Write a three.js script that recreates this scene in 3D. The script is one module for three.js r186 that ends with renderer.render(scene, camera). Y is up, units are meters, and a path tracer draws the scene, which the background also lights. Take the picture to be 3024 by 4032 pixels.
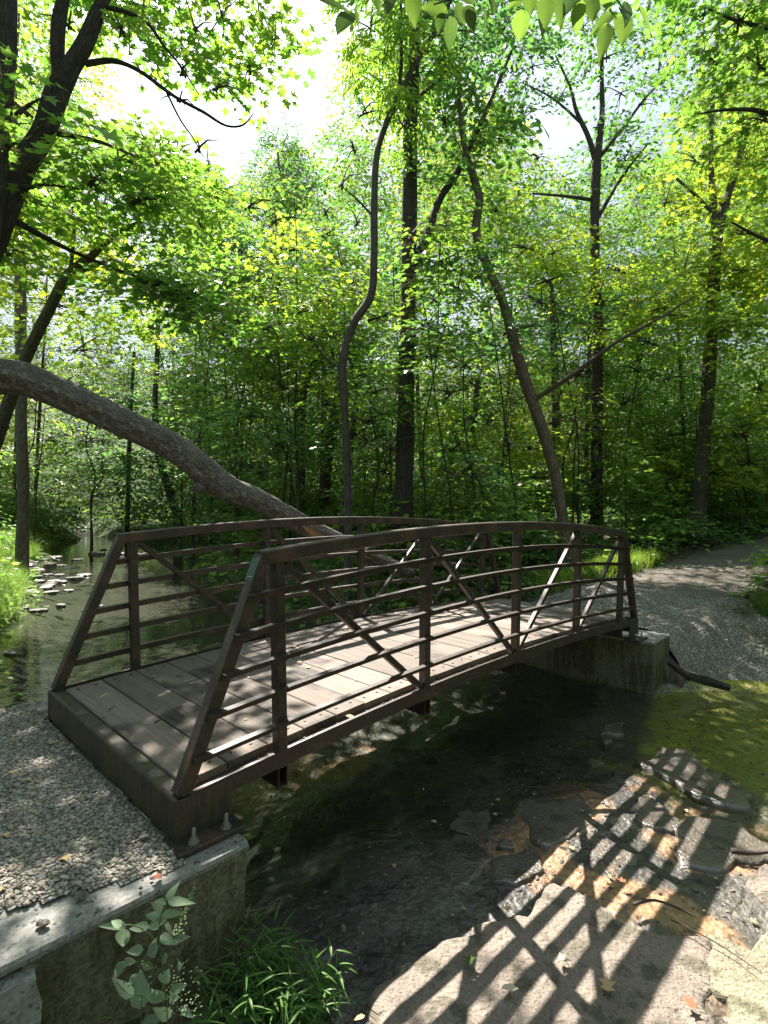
import * as THREE from 'three';
import { mergeGeometries } from 'three/addons/utils/BufferGeometryUtils.js';

// ---------- camera, sky, sun, exposure ----------
const scene = new THREE.Scene();
const EYE = new THREE.Vector3(-1.085, 1.328, 2.311);
const YAW = 0.8059, PITCH = 0.0069, ROLL = 0.0163;
const FWD = new THREE.Vector3(Math.sin(YAW) * Math.cos(PITCH), -Math.sin(PITCH), -Math.cos(YAW) * Math.cos(PITCH));
const R0 = new THREE.Vector3(Math.cos(YAW), 0, Math.sin(YAW)), U0 = new THREE.Vector3().crossVectors(R0, FWD);
const RIGHT = R0.clone().multiplyScalar(Math.cos(ROLL)).addScaledVector(U0, Math.sin(ROLL));
const UP = U0.clone().multiplyScalar(Math.cos(ROLL)).addScaledVector(R0, -Math.sin(ROLL));
const camera = new THREE.PerspectiveCamera(87.66, 0.75, 0.05, 400);
camera.position.copy(EYE);
camera.quaternion.setFromRotationMatrix(new THREE.Matrix4().makeBasis(RIGHT, UP, FWD.clone().negate()));

const SUN = new THREE.Vector3(0.32, 1, -0.77).normalize();
{
  const w = 128, h = 64, data = new Float32Array(w * h * 4);
  for (let j = 0; j < h; j++) for (let i = 0; i < w; i++) {
    const el = ((j + 0.5) / h - 0.5) * Math.PI, az = ((i + 0.5) / w - 0.5) * 2 * Math.PI;
    const dx = Math.cos(el) * Math.cos(az), dy = Math.sin(el), dz = Math.cos(el) * Math.sin(az);
    const c = Math.max(0, dx * SUN.x + dy * SUN.y + dz * SUN.z), up = Math.max(0, dy);
    const halo = 0.35 * Math.pow(c, 6) + 0.5 * Math.pow(c, 40), haze = Math.pow(1 - up, 3), k = (j * w + i) * 4;
    data[k] = 0.145 + 0.105 * haze + halo; data[k + 1] = 0.188 + 0.088 * haze + halo * 0.97; data[k + 2] = 0.258 + 0.052 * haze + halo * 0.9; data[k + 3] = 1;
  }
  const sky = new THREE.DataTexture(data, w, h, THREE.RGBAFormat, THREE.FloatType);
  sky.mapping = THREE.EquirectangularReflectionMapping; sky.magFilter = sky.minFilter = THREE.LinearFilter; sky.needsUpdate = true;
  scene.background = sky; scene.environment = sky;
}
const sun = new THREE.DirectionalLight(new THREE.Color(1.0, 0.955, 0.885), 5);
sun.position.copy(SUN).multiplyScalar(60); sun.castShadow = true; sun.shadow.radius = 1; sun.shadow.mapSize.set(4096, 4096);
Object.assign(sun.shadow.camera, { left: -35, right: 35, top: 35, bottom: -35, near: 1, far: 160 });
scene.add(sun); scene.add(sun.target);

const renderer = new THREE.WebGLRenderer({ antialias: true });
renderer.toneMapping = THREE.LinearToneMapping;
renderer.toneMappingExposure = 3.8;
renderer.shadowMap.enabled = true;
renderer.setSize(768, 1024);

// ---------- helpers ----------
let seed = 12345;
const reseed = (n) => { seed = n | 0; };
const rnd = () => { seed = (seed + 0x6d2b79f5) | 0; let t = Math.imul(seed ^ (seed >>> 15), 1 | seed); t = (t + Math.imul(t ^ (t >>> 7), 61 | t)) ^ t; return ((t ^ (t >>> 14)) >>> 0) / 4294967296; };
const rr = (a, b) => a + (b - a) * rnd();
const gauss = () => (rnd() + rnd() + rnd() + rnd() - 2) * 0.87;
const V = (x, y, z) => new THREE.Vector3(x, y, z);
const clamp = (x, a, b) => Math.max(a, Math.min(b, x)), mix = (a, b, t) => a + (b - a) * t;
const smooth = (a, b, x) => { const t = clamp((x - a) / (b - a), 0, 1); return t * t * (3 - 2 * t); };
const hash3 = (x, y, z) => { let h = Math.imul(x, 374761393) ^ Math.imul(y, 668265263) ^ Math.imul(z, 1274126177); h = Math.imul(h ^ (h >>> 13), 1274126177); return ((h ^ (h >>> 16)) >>> 0) / 4294967296; };
function noise3(x, y, z) {
  const X = Math.floor(x), Y = Math.floor(y), Z = Math.floor(z); let fx = x - X, fy = y - Y, fz = z - Z;
  fx = fx * fx * (3 - 2 * fx); fy = fy * fy * (3 - 2 * fy); fz = fz * fz * (3 - 2 * fz);
  const l = (a, b, t) => a + (b - a) * t;
  return l(l(l(hash3(X, Y, Z), hash3(X + 1, Y, Z), fx), l(hash3(X, Y + 1, Z), hash3(X + 1, Y + 1, Z), fx), fy),
    l(l(hash3(X, Y, Z + 1), hash3(X + 1, Y, Z + 1), fx), l(hash3(X, Y + 1, Z + 1), hash3(X + 1, Y + 1, Z + 1), fx), fy), fz);
}
const fbm = (x, y, z, o = 4) => { let s = 0, a = 0.5, n = 0; for (let i = 0; i < o; i++) { s += a * noise3(x, y, z); n += a; x = x * 2.03 + 7.1; y = y * 2.03 + 3.7; z = z * 2.03 + 5.3; a *= 0.5; } return s / n; };
// periodic noise for textures: lattice of p cells
function tnoise(u, v, px, py, s) {
  const x = u * px, y = v * py, X = Math.floor(x), Y = Math.floor(y); let fx = x - X, fy = y - Y; fx = fx * fx * (3 - 2 * fx); fy = fy * fy * (3 - 2 * fy);
  const h = (a, b) => hash3(((a % px) + px) % px, ((b % py) + py) % py, s);
  return mix(mix(h(X, Y), h(X + 1, Y), fx), mix(h(X, Y + 1), h(X + 1, Y + 1), fx), fy);
}
const tfbm = (u, v, px, py, s, o = 4) => { let r = 0, a = 0.5, n = 0; for (let i = 0; i < o; i++) { r += a * tnoise(u, v, px, py, s + i); n += a; a *= 0.5; px *= 2; py *= 2; } return r / n; };
function tex(size, fn, srgb = false) {
  const d = new Uint8Array(size * size * 4);
  for (let j = 0; j < size; j++) for (let i = 0; i < size; i++) {
    const c = fn((i + 0.5) / size, (j + 0.5) / size), k = (j * size + i) * 4;
    if (typeof c === 'number') d[k] = d[k + 1] = d[k + 2] = clamp(c, 0, 1) * 255; else for (let q = 0; q < 3; q++) { const x = clamp(c[q], 0, 1); d[k + q] = 255 * (srgb ? (x < 0.0031308 ? 12.92 * x : 1.055 * Math.pow(x, 1 / 2.4) - 0.055) : x); }
    d[k + 3] = 255;
  }
  const t = new THREE.DataTexture(d, size, size); t.wrapS = t.wrapT = THREE.RepeatWrapping; t.magFilter = THREE.LinearFilter; t.minFilter = THREE.LinearMipmapLinearFilter; t.generateMipmaps = true;
  if (srgb) t.colorSpace = THREE.SRGBColorSpace; t.needsUpdate = true; return t;
}
const rgb = (r, g, b) => new THREE.Color().setRGB(r, g, b);
const used = new Map();
function numbered(name) { const n = used.get(name) || 0; used.set(name, n + 1); return n ? name + '_' + String(n).padStart(3, '0') : name; }
function tag(o, label, category, group, kind) { o.userData.label = label; if (category) o.userData.category = category; if (group) o.userData.group = group; if (kind) o.userData.kind = kind; return o; }
const shadows = (m) => { m.castShadow = m.receiveShadow = true; return m; };
function thing(name, at, label, category, group) { const g = new THREE.Group(); g.name = numbered(name); g.position.set(at.x, at.y, at.z); scene.add(g); return tag(g, label, category, group); }
// a part whose geometry is given in world coordinates
const worldOf = (o) => { const p = V(0, 0, 0); for (; o && o !== scene; o = o.parent) p.add(o.position); return p; };
function part(name, geo, mat, parent) { const w = worldOf(parent); geo.translate(-w.x, -w.y, -w.z); const m = shadows(new THREE.Mesh(geo, mat)); m.name = name; parent.add(m); return m; }
function solo(name, geo, mat, label, category, group, kind) {
  geo.computeBoundingBox(); const b = geo.boundingBox, c = V((b.min.x + b.max.x) / 2, b.min.y, (b.min.z + b.max.z) / 2); geo.translate(-c.x, -c.y, -c.z);
  const m = shadows(new THREE.Mesh(geo, mat)); m.position.copy(c); m.name = numbered(name); scene.add(m); return tag(m, label, category, group, kind);
}
function struct(name, geo, mat, label) { const m = shadows(new THREE.Mesh(geo, mat)); m.name = numbered(name); m.userData.kind = 'structure'; if (label) m.userData.label = label; scene.add(m); return m; }
// a point of the place: px, py measured on the photograph (3024 x 4032), d metres ahead of the eye
const at = (px, py, d) => EYE.clone().addScaledVector(FWD, d).addScaledVector(RIGHT, (px - 1512) / 2099.8 * d).addScaledVector(UP, (2016 - py) / 2099.8 * d);
const DS = 3024 / 1659;                       // the same on the reduced copy, 1659 wide
const atS = (x, y, d) => at(x * DS, y * DS, d);
const inPoly = (p, x, z) => { let c = false; for (let i = 0, j = p.length - 1; i < p.length; j = i++) if ((p[i][1] > z) !== (p[j][1] > z) && x < (p[j][0] - p[i][0]) * (z - p[i][1]) / (p[j][1] - p[i][1]) + p[i][0]) c = !c; return c; };
function flat(geo) { const g = geo.index ? geo.toNonIndexed() : geo; g.computeVertexNormals(); return g; }
function geom(pos, idx, uv, col) { const g = new THREE.BufferGeometry(); g.setAttribute('position', new THREE.BufferAttribute(new Float32Array(pos), 3)); if (uv) g.setAttribute('uv', new THREE.BufferAttribute(new Float32Array(uv), 2)); if (col) g.setAttribute('color', new THREE.BufferAttribute(new Float32Array(col), 3)); if (idx) g.setIndex(idx); g.computeVertexNormals(); return g; }
// closed profile [[a, b], ...] swept along points; a along the normal (in the plane of the path and up), b along side
function sweep(profile, pts, side, caps = true) {
  const n = profile.length, pos = [], uv = [], idx = []; let run = 0; const per = [0]; for (let k = 0; k < n; k++) per.push(per[k] + Math.hypot(profile[(k + 1) % n][0] - profile[k][0], profile[(k + 1) % n][1] - profile[k][1]));
  pts.forEach((p, i) => {
    const t = (pts[i + 1] || p).clone().sub(pts[i - 1] || p).normalize(), N = V(0, 0, 0).crossVectors(side, t).normalize(); if (i) run += p.distanceTo(pts[i - 1]);
    for (let k = 0; k <= n; k++) { const q = profile[k % n]; pos.push(p.x + N.x * q[0] + side.x * q[1], p.y + N.y * q[0] + side.y * q[1], p.z + N.z * q[0] + side.z * q[1]); uv.push(per[k], run); }
  });
  for (let i = 0; i < pts.length - 1; i++) for (let k = 0; k < n; k++) { const a = i * (n + 1) + k, b = a + n + 1; idx.push(a, b, a + 1, a + 1, b, b + 1); }
  if (caps) { const tri = THREE.ShapeUtils.triangulateShape(profile.map((q) => new THREE.Vector2(q[0], q[1])), []), e = (pts.length - 1) * (n + 1); for (const [a, b, c] of tri) idx.push(a, c, b, e + a, e + b, e + c); }
  return flat(geom(pos, idx, uv));
}
// rectangle with small chamfers: a from a0 to a1, b from b0 to b1
const rect = (a0, a1, b0, b1, c = 0.004) => [[a0 + c, b0], [a1 - c, b0], [a1, b0 + c], [a1, b1 - c], [a1 - c, b1], [a0 + c, b1], [a0, b1 - c], [a0, b0 + c]];
const boxAt = (x0, x1, y0, y1, z0, z1, c = 0.004) => sweep(rect(y0, y1, z0, z1, c), [V(x0, 0, 0), V(x1, 0, 0)], V(0, 0, 1));
// round limb through points with radii
function limb(pts, radii, seg = 10, bump = 0, sub = 6, flare = 0) {
  const curve = new THREE.CatmullRomCurve3(pts, false, 'centripetal'), n = Math.max(2, (pts.length - 1) * sub), pos = [], uv = [], idx = []; let run = 0, last = null, ref = V(0.3, 0.1, 1).normalize();
  for (let i = 0; i <= n; i++) {
    const t = i / n, p = curve.getPoint(t), T = curve.getTangent(t), f = t * (pts.length - 1), k = Math.min(pts.length - 2, Math.floor(f)); let r = mix(radii[k], radii[k + 1], f - k); if (last) run += p.distanceTo(last); last = p;
    if (flare) r *= 1 + flare * Math.exp(-run / 0.25);
    const X = V(0, 0, 0).crossVectors(ref, T).normalize(), Y = V(0, 0, 0).crossVectors(T, X); ref = Y.clone();
    for (let j = 0; j <= seg; j++) { const a = j / seg * Math.PI * 2, ca = Math.cos(a), sa = Math.sin(a); let q = r; if (bump) q *= 1 + bump * ((noise3(ca * 2.2 + 9, sa * 2.2 + 5, run * 1.6) - 0.5) * 1.6 + (noise3(ca * 6 + 3, sa * 6, run * 3.5) - 0.5) * 0.7);
      pos.push(p.x + (X.x * ca + Y.x * sa) * q, p.y + (X.y * ca + Y.y * sa) * q, p.z + (X.z * ca + Y.z * sa) * q); uv.push(j / seg * Math.max(1, Math.round(r * 6.28 / 0.5)) * 1, run / 0.9); }
  }
  for (let i = 0; i < n; i++) for (let j = 0; j < seg; j++) { const a = i * (seg + 1) + j, b = a + seg + 1; idx.push(a, a + 1, b, a + 1, b + 1, b); }
  const c0 = pos.length / 3; pos.push(pts[0].x, pts[0].y, pts[0].z); uv.push(0, 0); const e = pts[pts.length - 1]; pos.push(e.x, e.y, e.z); uv.push(0, 0);
  for (let j = 0; j < seg; j++) { idx.push(c0, j + 1, j, c0 + 1, n * (seg + 1) + j, n * (seg + 1) + j + 1); }
  return geom(pos, idx, uv);
}
// ---------- materials ----------
const M = {};
{
  const grain = (u, v) => tfbm(u, v, 48, 2, 3, 3), fine = (u, v) => tfbm(u, v, 128, 6, 9, 2);
  const woodMap = tex(512, (u, v) => { const g = grain(u, v), f = fine(u, v), s = tfbm(u, v, 4, 4, 21, 4), k = 0.62 + 0.5 * g * 0.8 + 0.35 * (f - 0.5) - 0.55 * smooth(0.5, 0.72, s); return [0.238 * k, 0.19 * k, 0.155 * k]; }, true);
  const woodBump = tex(512, (u, v) => 0.5 * grain(u, v) + 0.5 * fine(u, v));
  M.wood = [1, 0.84, 1.14, 0.72].map((k) => new THREE.MeshStandardMaterial({ color: rgb(k, k * (k > 1 ? 0.96 : 1), k * 0.97), map: woodMap, bumpMap: woodBump, bumpScale: 0.004, roughness: 0.85 }));
  const rust = tex(512, (u, v) => { const s = tfbm(u, v, 6, 6, 5, 5), f = tfbm(u, v, 60, 60, 8, 2), r = smooth(0.5, 0.72, s), d = smooth(0.62, 0.78, f) * 0.5; return [mix(0.048, 0.092, r) + 0.05 * d, mix(0.034, 0.054, r) + 0.046 * d, mix(0.027, 0.035, r) + 0.042 * d]; }, true);
  const steelBump = tex(256, (u, v) => tfbm(u, v, 40, 40, 31, 3));
  M.steel = new THREE.MeshStandardMaterial({ map: rust, bumpMap: steelBump, bumpScale: 0.0008, roughness: 0.48, metalness: 0.15 });
  const dirty = tex(512, (u, v) => { const s = tfbm(u, v, 5, 5, 15, 4), st = tfbm(u, v, 6, 40, 16, 3), f = tfbm(u, v, 70, 70, 18, 2), d = smooth(0.35, 0.65, 0.5 * s + 0.5 * st), k = 0.7 + 0.6 * f; return [mix(0.036, 0.068, d) * k, mix(0.029, 0.052, d) * k, mix(0.023, 0.03, d) * k]; }, true);
  M.steelDirty = new THREE.MeshStandardMaterial({ map: dirty, bumpMap: steelBump, bumpScale: 0.001, roughness: 0.6, metalness: 0.1 });
  const cream = tex(512, (u, v) => { const s = tfbm(u, v, 5, 5, 41, 5), f = tfbm(u, v, 90, 90, 42, 2), p = smooth(0.7, 0.76, tfbm(u, v, 60, 60, 43, 3)), k = 0.75 + 0.5 * (s - 0.5) + 0.5 * (f - 0.5) - 0.4 * p; return [0.36 * k, 0.345 * k, 0.31 * k]; }, true);
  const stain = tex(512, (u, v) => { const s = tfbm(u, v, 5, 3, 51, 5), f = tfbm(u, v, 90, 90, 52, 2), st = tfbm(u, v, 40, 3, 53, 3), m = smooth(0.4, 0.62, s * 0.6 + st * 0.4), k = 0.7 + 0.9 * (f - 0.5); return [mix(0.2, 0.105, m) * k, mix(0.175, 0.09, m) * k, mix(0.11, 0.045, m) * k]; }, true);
  const rough = tex(256, (u, v) => 0.6 * tfbm(u, v, 30, 30, 61, 3) + 0.4 * tfbm(u, v, 5, 5, 62, 3));
  M.concrete = new THREE.MeshStandardMaterial({ map: cream, bumpMap: rough, bumpScale: 0.006, roughness: 0.92 });
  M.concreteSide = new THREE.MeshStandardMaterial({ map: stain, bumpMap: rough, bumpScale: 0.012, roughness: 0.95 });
  const barkH = (u, v) => { const w = tfbm(u, v, 5, 5, 71, 3) * 0.12, r = tfbm(u + w, v, 14, 5, 72, 3), c = tfbm(u, v + w, 6, 16, 73, 2), f = tfbm(u, v, 50, 40, 74, 2); return clamp(0.25 + 1.1 * (Math.abs(r - 0.5) * 2) * 0.75 + 0.25 * (c - 0.5) + 0.3 * (f - 0.5), 0, 1); };
  const barkMap = tex(512, (u, v) => { const h = barkH(u, v), l = smooth(0.6, 0.75, tfbm(u, v, 7, 7, 79, 4)), k = 0.35 + 0.9 * h; return [mix(0.115 * k, 0.17, l * 0.5), mix(0.094 * k, 0.17, l * 0.5), mix(0.078 * k, 0.145, l * 0.5)]; }, true), barkBump = tex(512, barkH);
  const bark = (r, g, b, s = 0.03) => new THREE.MeshStandardMaterial({ color: rgb(r, g, b), map: barkMap, bumpMap: barkBump, bumpScale: s, roughness: 0.95 });
  M.bark = bark(1, 1, 1); M.barkDark = bark(0.62, 0.58, 0.58); M.barkWarm = bark(1.5, 1.3, 1.1); M.barkLog = bark(2.4, 2.45, 2.45, 0.06); for (const k of ['map', 'bumpMap']) { M.barkLog[k] = M.barkLog[k].clone(); M.barkLog[k].repeat.set(1, 2.2); M.barkLog[k].needsUpdate = true; }; M.barkGrey = bark(1.2, 1.25, 1.1, 0.02);
  M.twig = new THREE.MeshStandardMaterial({ color: rgb(0.055, 0.042, 0.032), roughness: 0.9 });
  M.drift = bark(0.5, 0.46, 0.42, 0.01);
  const litter = tex(1024, (u, v) => { const a = tfbm(u, v, 6, 6, 81, 4), b = tfbm(u, v, 60, 60, 82, 3), c = tfbm(u, v, 24, 24, 84, 2), k = 0.45 + 1.1 * b, g = smooth(0.52, 0.68, a); return [mix(0.10, 0.055, g) * k + 0.05 * smooth(0.6, 0.75, c), mix(0.078, 0.06, g) * k + 0.035 * smooth(0.6, 0.75, c), mix(0.052, 0.03, g) * k + 0.02 * smooth(0.6, 0.75, c)]; }, true);
  M.floor = new THREE.MeshStandardMaterial({ vertexColors: true, map: litter, bumpMap: tex(512, (u, v) => tfbm(u, v, 40, 40, 83, 3)), bumpScale: 0.05, roughness: 1 });
  const cell = (u, v, n, s) => { const x = u * n, y = v * n, X = Math.floor(x), Y = Math.floor(y); let best = 9, id = 0, sec = 9; for (let j = -1; j < 2; j++) for (let i = -1; i < 2; i++) { const a = ((X + i) % n + n) % n, b = ((Y + j) % n + n) % n, px = X + i + hash3(a, b, s), py = Y + j + hash3(a, b, s + 1), d = Math.hypot(px - x, py - y); if (d < best) { sec = best; best = d; id = hash3(a, b, s + 2); } else if (d < sec) sec = d; } return [best, id, sec]; };
  const gravelMap = tex(1024, (u, v) => { const [d, id, s] = cell(u, v, 44, 91), e = smooth(0.02, 0.22, s - d), k = (0.35 + 0.65 * e) * (0.55 + 0.75 * id) * (0.8 + 0.4 * tfbm(u, v, 5, 5, 95, 3)); return [0.32 * k, 0.292 * k, 0.245 * k]; }, true);
  const gravelBump = tex(1024, (u, v) => { const [d, id, s] = cell(u, v, 44, 91); return smooth(0, 0.3, s - d) * (0.5 + 0.5 * id); });
  M.gravel = new THREE.MeshStandardMaterial({ map: gravelMap, bumpMap: gravelBump, bumpScale: 0.015, roughness: 0.95 });
  M.pebble = new THREE.MeshStandardMaterial({ color: rgb(1, 1, 1), roughness: 0.9 });
  const dirtMap = tex(512, (u, v) => { const a = tfbm(u, v, 5, 5, 101, 5), b = tfbm(u, v, 70, 70, 102, 2), k = 0.55 + 0.5 * a + 0.5 * (b - 0.5); return [0.175 * k, 0.15 * k, 0.12 * k]; }, true);
  M.dirt = new THREE.MeshStandardMaterial({ map: dirtMap, bumpMap: rough, bumpScale: 0.03, roughness: 1 });
  const rockMap = tex(1024, (u, v) => { const a = tfbm(u, v, 5, 5, 111, 5), b = tfbm(u, v, 80, 80, 112, 2), c = smooth(0.55, 0.7, tfbm(u, v, 9, 9, 113, 4)), sp = smooth(0.68, 0.78, tfbm(u, v, 110, 110, 116, 2)), k = 0.6 + 0.75 * a + 0.45 * (b - 0.5); return [mix(0.24, 0.12, c) * k * (1 - 0.5 * sp), mix(0.205, 0.108, c) * k * (1 - 0.5 * sp), mix(0.17, 0.078, c) * k * (1 - 0.5 * sp)]; }, true);
  const rockBump = tex(1024, (u, v) => 0.5 * tfbm(u, v, 10, 10, 114, 5) + 0.5 * tfbm(u, v, 60, 60, 115, 3));
  M.rock = new THREE.MeshStandardMaterial({ color: rgb(0.82, 0.77, 0.73), map: rockMap, bumpMap: rockBump, bumpScale: 0.02, roughness: 0.85 });
  M.rockWet = new THREE.MeshPhysicalMaterial({ color: rgb(0.46, 0.44, 0.42), map: rockMap, bumpMap: rockBump, bumpScale: 0.016, roughness: 0.4, clearcoat: 0.7, clearcoatRoughness: 0.12 });
  M.rockMoss = new THREE.MeshStandardMaterial({ color: rgb(0.9, 0.92, 0.74), map: rockMap, bumpMap: rockBump, bumpScale: 0.02, roughness: 0.9 });
  M.stone = new THREE.MeshPhysicalMaterial({ color: rgb(0.42, 0.41, 0.39), map: rockMap, bumpMap: rockBump, bumpScale: 0.02, roughness: 0.6, clearcoat: 0.3, clearcoatRoughness: 0.3 });
  M.bed = new THREE.MeshPhysicalMaterial({ vertexColors: true, map: tex(1024, (u, v) => { const k = 0.4 + 0.75 * tfbm(u, v, 90, 90, 117, 3) - 0.35 * smooth(0.6, 0.72, tfbm(u, v, 24, 24, 118, 3)) + 0.3 * (tfbm(u, v, 8, 8, 119, 4) - 0.5); return [k, k, k * 0.97]; }, true), bumpMap: rockBump, bumpScale: 0.04, roughness: 0.55, clearcoat: 0.9, clearcoatRoughness: 0.1 });
  const ripple = tex(512, (u, v) => 0.55 * tfbm(u, v, 10, 18, 121, 3) + 0.45 * tfbm(u, v, 34, 60, 122, 2));
  M.water = new THREE.MeshPhysicalMaterial({ color: rgb(0.84, 0.86, 0.8), roughness: 0.03, transmission: 1, thickness: 0, ior: 1.33, bumpMap: ripple, bumpScale: 0.003 });
  // leaves: thin sheets that pass part of the light
  const leaf = (t, coat, rgh = 0.32) => new THREE.MeshPhysicalMaterial({ color: rgb(1, 1, 1), vertexColors: true, side: THREE.DoubleSide, transmission: t, thickness: 0, roughness: 1, clearcoat: coat, clearcoatRoughness: rgh, specularIntensity: 0.3 });
  M.leaf = leaf(0.6, 0.5); M.leafFar = leaf(0.6, 0.4); M.grass = leaf(0.5, 0.25);
  const veins = tex(256, (u, v) => { const x = Math.abs(u - 0.5), s = Math.abs(((v * 9 - x * 5.5) % 1 + 1) % 1 - 0.5), m = Math.max(smooth(0.022, 0.006, x), 0.75 * smooth(0.1, 0.03, s)), n = tfbm(u, v, 30, 30, 131, 2), k = 0.86 + 0.24 * n; return [(0.86 + 0.3 * m) * k * 0.85, (0.86 + 0.12 * m) * k * 0.85, (0.86 + 0.25 * m) * k * 0.85]; }, true);
  M.broadLeaf = new THREE.MeshPhysicalMaterial({ color: rgb(0.22, 0.38, 0.05), map: veins, side: THREE.DoubleSide, transmission: 0.6, thickness: 0, roughness: 1, clearcoat: 0.2, clearcoatRoughness: 0.4, specularIntensity: 0.3 });
  M.broadLeafDark = new THREE.MeshPhysicalMaterial({ color: rgb(0.12, 0.22, 0.04), map: veins, side: THREE.DoubleSide, transmission: 0.5, thickness: 0, roughness: 1, clearcoat: 0.2, clearcoatRoughness: 0.4, specularIntensity: 0.3 });
  M.paleLeaf = new THREE.MeshPhysicalMaterial({ color: rgb(0.36, 0.5, 0.29), map: veins, side: THREE.DoubleSide, transmission: 0.35, thickness: 0, roughness: 1, clearcoat: 0.4, clearcoatRoughness: 0.45, specularIntensity: 0.4 });  // base colour raised to carry the pale sheen of reflected sky
  M.deadLeaf = new THREE.MeshStandardMaterial({ color: rgb(0.42, 0.28, 0.13), side: THREE.DoubleSide, roughness: 0.85 });
  M.deadPale = new THREE.MeshStandardMaterial({ color: rgb(0.5, 0.42, 0.28), side: THREE.DoubleSide, roughness: 0.85 });
  M.deadRed = new THREE.MeshStandardMaterial({ color: rgb(0.3, 0.1, 0.045), side: THREE.DoubleSide, roughness: 0.85 });
  M.moss = new THREE.MeshStandardMaterial({ color: rgb(0.1, 0.13, 0.02), bumpMap: rough, bumpScale: 0.02, roughness: 1 });
  const woodRaw = tex(256, (u, v) => { const g = tfbm(u, v, 40, 3, 141, 3), k = 0.6 + 0.8 * g, r = smooth(0.45, 0.65, tfbm(u, v, 5, 4, 144, 3)); return [mix(0.46, 0.34, r) * k, mix(0.29, 0.13, r) * k, mix(0.15, 0.05, r) * k]; }, true);
  M.rawWood = new THREE.MeshStandardMaterial({ map: woodRaw, bumpMap: woodRaw, bumpScale: 0.01, roughness: 0.8 });
  M.galv = new THREE.MeshStandardMaterial({ color: rgb(0.3, 0.29, 0.25), roughness: 0.5, metalness: 0.5, bumpMap: steelBump, bumpScale: 0.0008 });
  const pc = document.createElement('canvas'); pc.width = 128; pc.height = 384; const x = pc.getContext('2d'); x.fillStyle = '#1d3f37'; x.fillRect(0, 0, 128, 384); x.strokeStyle = '#7f958c'; x.lineWidth = 6; x.strokeRect(4, 4, 120, 376); x.fillStyle = '#5f7d73';
  reseed(5); for (let r = 0; r < 14; r++) { let p = 18; while (p < 100) { const w = rr(8, 26); x.fillRect(p, 26 + r * 20, Math.min(w, 112 - p), 8); p += w + 7; } } x.fillStyle = '#90a79d'; x.fillRect(26, 318, 78, 20);
  for (const [a, b] of [[14, 360], [112, 20]]) { x.beginPath(); x.arc(a, b, 7, 0, 7); x.fillStyle = '#a9b8b0'; x.fill(); }
  const pt = new THREE.CanvasTexture(pc); pt.colorSpace = THREE.SRGBColorSpace; M.plaque = new THREE.MeshStandardMaterial({ map: pt, roughness: 0.4, metalness: 0.2 });
}
// ---------- land, stream bed, water ----------
const WATER = -0.88;
const lerpT = (T, z) => { if (z <= T[0][0]) return T[0][1]; for (let i = 1; i < T.length; i++) if (z <= T[i][0]) return mix(T[i - 1][1], T[i][1], (z - T[i - 1][0]) / (T[i][0] - T[i - 1][0])); return T[T.length - 1][1]; };
const XL = [[-60, 20], [-44, 12], [-36, 10.4], [-30, 8.2], [-26, 6.2], [-19, 3.6], [-15, 2.5], [-13, 2.3], [-10, 1.5], [-8, 0.6], [-5, 0], [-2.6, 0.15], [0.16, 0.15], [0.24, -1.25], [3, -1.25], [9, 3]];
const XR = [[-60, 20.4], [-44, 12.4], [-36, 11.2], [-30, 10.8], [-24.6, 10.8], [-19.6, 9.7], [-12.3, 7.2], [-9, 6.1], [-6.3, 5.1], [-3, 5.6], [0.2, 6], [0.34, 6.25], [0.8, 6.8], [1.3, 7.1], [3, 9], [9, 14]];
const wob = (z) => 0.25 * (noise3(z * 0.7, 3.3, 1) - 0.5) * smooth(-2.4, -5, z);
const xl = (z) => lerpT(XL, z) + wob(z), xr = (z) => lerpT(XR, z) - wob(z + 40);
const pathMid = (x) => lerpT([[5, -1], [6.5, -1], [8, -0.75], [11, -0.25], [15, 0.6], [22, 2.4], [40, 8]], x), pathHalf = (x) => mix(1.25, 1.0, smooth(7, 12, x));
function ground(x, z) {
  const dL = xl(z) - x, dR = x - xr(z), n = fbm(x * 0.5, 1.7, z * 0.5, 3) - 0.5; let y;
  if (dR > 0) y = -0.9 + 0.62 * smooth(0, 1.5, dR) + 0.12 * Math.min(40, Math.max(0, dR - 1)) + n * 0.3 * smooth(0.5, 3, dR);
  else if (dL > 0) y = -0.9 + 0.66 * smooth(0, 1.1, dL) + 0.06 * Math.min(20, Math.max(0, dL - 1)) + n * 0.25 * smooth(0.8, 3, dL);
  else y = -0.9 - 0.28 * smooth(0, 1, Math.min(-dL, -dR)) + n * 0.12;
  if (z < -38) y = mix(y, 0.6, smooth(-42, -50, z) * 0.9);
  { const far = Math.hypot(x - 3, z + 2); y += 0.36 * Math.max(0, far - 36) * smooth(36, 44, far) * (x > -14 || z < -10 ? 1 : 0.6); }
  if (x > 6.3) { const w = smooth(1.6, 0.9, Math.abs(z - pathMid(x))); y = mix(y, Math.max(y, -0.24 + 0.11 * Math.max(0, x - 7.3)), w); }
  if (x < 0 && z > -2.9 && z < 0.3) y = mix(y, -0.26, smooth(0.3, -0.1, x) * smooth(-2.9, -2.4, z));
  return y;
}
function sheet(xs, zs, yf, uvScale, keep, colf) {
  const pos = [], uv = [], idx = [], col = [], w = xs.length;
  for (const z of zs) for (const x of xs) { const y = yf(x, z); pos.push(x, y, z); uv.push(x * uvScale, z * uvScale); if (colf) col.push(...colf(x, y, z)); }
  for (let j = 0; j < zs.length - 1; j++) for (let i = 0; i < w - 1; i++) { if (keep && !keep((xs[i] + xs[i + 1]) / 2, (zs[j] + zs[j + 1]) / 2)) continue; const a = j * w + i, b = a + w; idx.push(a, b, a + 1, a + 1, b, b + 1); }
  return geom(pos, idx, uv, colf ? col : null);
}
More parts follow.
